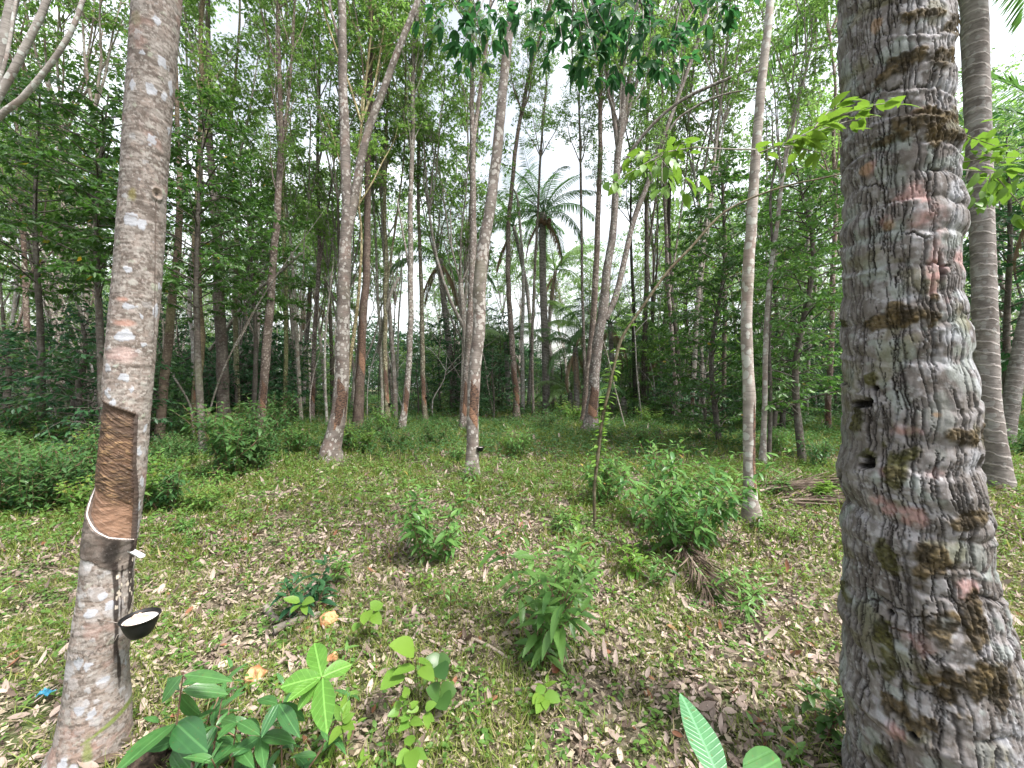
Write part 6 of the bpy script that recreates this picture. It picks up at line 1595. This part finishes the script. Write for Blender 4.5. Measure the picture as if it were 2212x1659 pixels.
# dark rubber leaves hanging into the top of the view
tw = []
g = np.random.default_rng(12)
main = []
for (x, y, d) in [(985, 20, 2.9), (1020, 60, 2.9), (1040, 100, 2.8), (1000, 95, 2.9), (960, 60, 3.0), (1050, 20, 2.9), (1200, 60, 2.9), (1260, 110, 2.8), (1290, 130, 2.7), (1240, 40, 2.9), (1310, 60, 2.8), (1340, 110, 2.7), (1390, 120, 2.7), (1420, 60, 2.8), (1450, 110, 2.7), (1370, 40, 2.9), (1180, 30, 3.0), (1120, 10, 3.0), (1460, 20, 2.9), (1540, 10, 2.9), (1590, 20, 2.8), (1100, 30, 3.0), (1280, 10, 2.9), (1000, 40, 2.8), (1215, 90, 2.8), (1235, 120, 2.75), (1300, 90, 2.7), (1325, 30, 2.8), (1345, 140, 2.7), (1405, 90, 2.7), (1440, 130, 2.75), (1265, 60, 2.85), (1355, 70, 2.8), (1225, 20, 2.9), (1400, 20, 2.9), (1560, 40, 2.8), (1150, 50, 3.0), (1420, 145, 2.7)]:
    e = q(x, y, d); m = e + np.array([g.normal() * .15, .15 + g.normal() * .1, .38 + .2 * g.random()]); main.append((m, e))
pos, dr, up, L = trifol(g, main, 7, .102, .65)
lv = leaves(pos, dr, up, L, L * .40, 3, .3, .2, [.35, .85, 1, .9, .6, .1], var=g.random(len(pos)))
hb = q(1260, -420, 3.3)
root = thing('hanging_branch', 'dark leafy rubber branch hanging into the top of the view', 'branch', hb)
tp = [tube(np.array([m, e]) - hb, [.006, .003], 5, 0) for m, e in main] + [tube(np.array([hb, q(1240, -200, 3.2), (m + hb) / 2 + [0, 0, .1], m]) - hb, [.022, .016, .010, .006], 6, .05) for m, e in main[::2]] + [tube(np.array([(m + hb) / 2, m]) - hb, [.010, .006], 6, .05) for m, e in main[1::2]]
ob('twigs', mk_mesh('twigs', *merge(tp), M['bark_rubber'], None, True), root)
ob('foliage', mk_mesh('foliage', lv[0] - hb, lv[1], M['hang_leaf'], lv[2]), root)
# ------------------------------------------------------------------ sky, sun, camera
w = bpy.data.worlds.new('World'); S.world = w; w.use_nodes = True
nt = w.node_tree; nt.nodes.clear(); b = NB(nt)
SUN_EL, SUN_AZ = math.radians(58), math.radians(124)     # azimuth clockwise from +Y
sky = b.n('TexSky', sky_type='NISHITA'); sky.sun_disc = False; sky.sun_elevation = SUN_EL; sky.sun_rotation = SUN_AZ
sky.air_density = 1.6; sky.dust_density = 4.0
hs = b.n('HueSaturation'); hs.inputs['Saturation'].default_value = .38; b.l(sky.outputs[0], hs.inputs['Color'])
bg = b.n('Background'); bg.inputs['Strength'].default_value = .115; 
cn = b.noise(b.mapping(b.n('TexCoord').outputs['Generated'], (1.6, 1.6, 3.5)), 1.7, 5, .6, .4)      # thin bright cloud
cl = b.mix(b.ramp(cn, .38, .68), hs.outputs[0], b.mix(.75, hs.outputs[0], (6.5, 6.7, 7.0)))
b.l(cl, bg.inputs['Color'])
out = b.n('OutputWorld'); b.l(bg.outputs[0], out.inputs[0])
sl = bpy.data.lights.new('sun', 'SUN'); sl.energy = 3.2; sl.angle = math.radians(12); sl.color = (1, .965, .92)
so = bpy.data.objects.new('sun', sl); COL.objects.link(so)
dv = Vector((math.sin(SUN_AZ) * math.cos(SUN_EL), math.cos(SUN_AZ) * math.cos(SUN_EL), math.sin(SUN_EL)))
so.rotation_euler = dv.to_track_quat('Z', 'Y').to_euler()
cam = bpy.data.cameras.new('camera'); co = bpy.data.objects.new('camera', cam); COL.objects.link(co)
co.location = (0, 0, HC); co.rotation_euler = (math.pi / 2, 0, 0)
cam.sensor_width = 36; cam.lens = 36 * F / 2212; cam.clip_start = .02; cam.clip_end = 600
S.camera = co
S.view_settings.view_transform = 'Standard'; S.view_settings.look = 'None'; S.view_settings.exposure = 1.6; S.view_settings.gamma = 1
c = S.cycles
c.max_bounces = 8; c.diffuse_bounces = 4; c.glossy_bounces = 2; c.transmission_bounces = 4; c.transparent_max_bounces = 4
c.caustics_reflective = False; c.caustics_refractive = False; c.sample_clamp_indirect = 6
c.use_adaptive_sampling = True; c.adaptive_threshold = .02
try:
    c.use_denoising = True; c.denoiser = 'OPENIMAGEDENOISE'
except Exception:
    pass
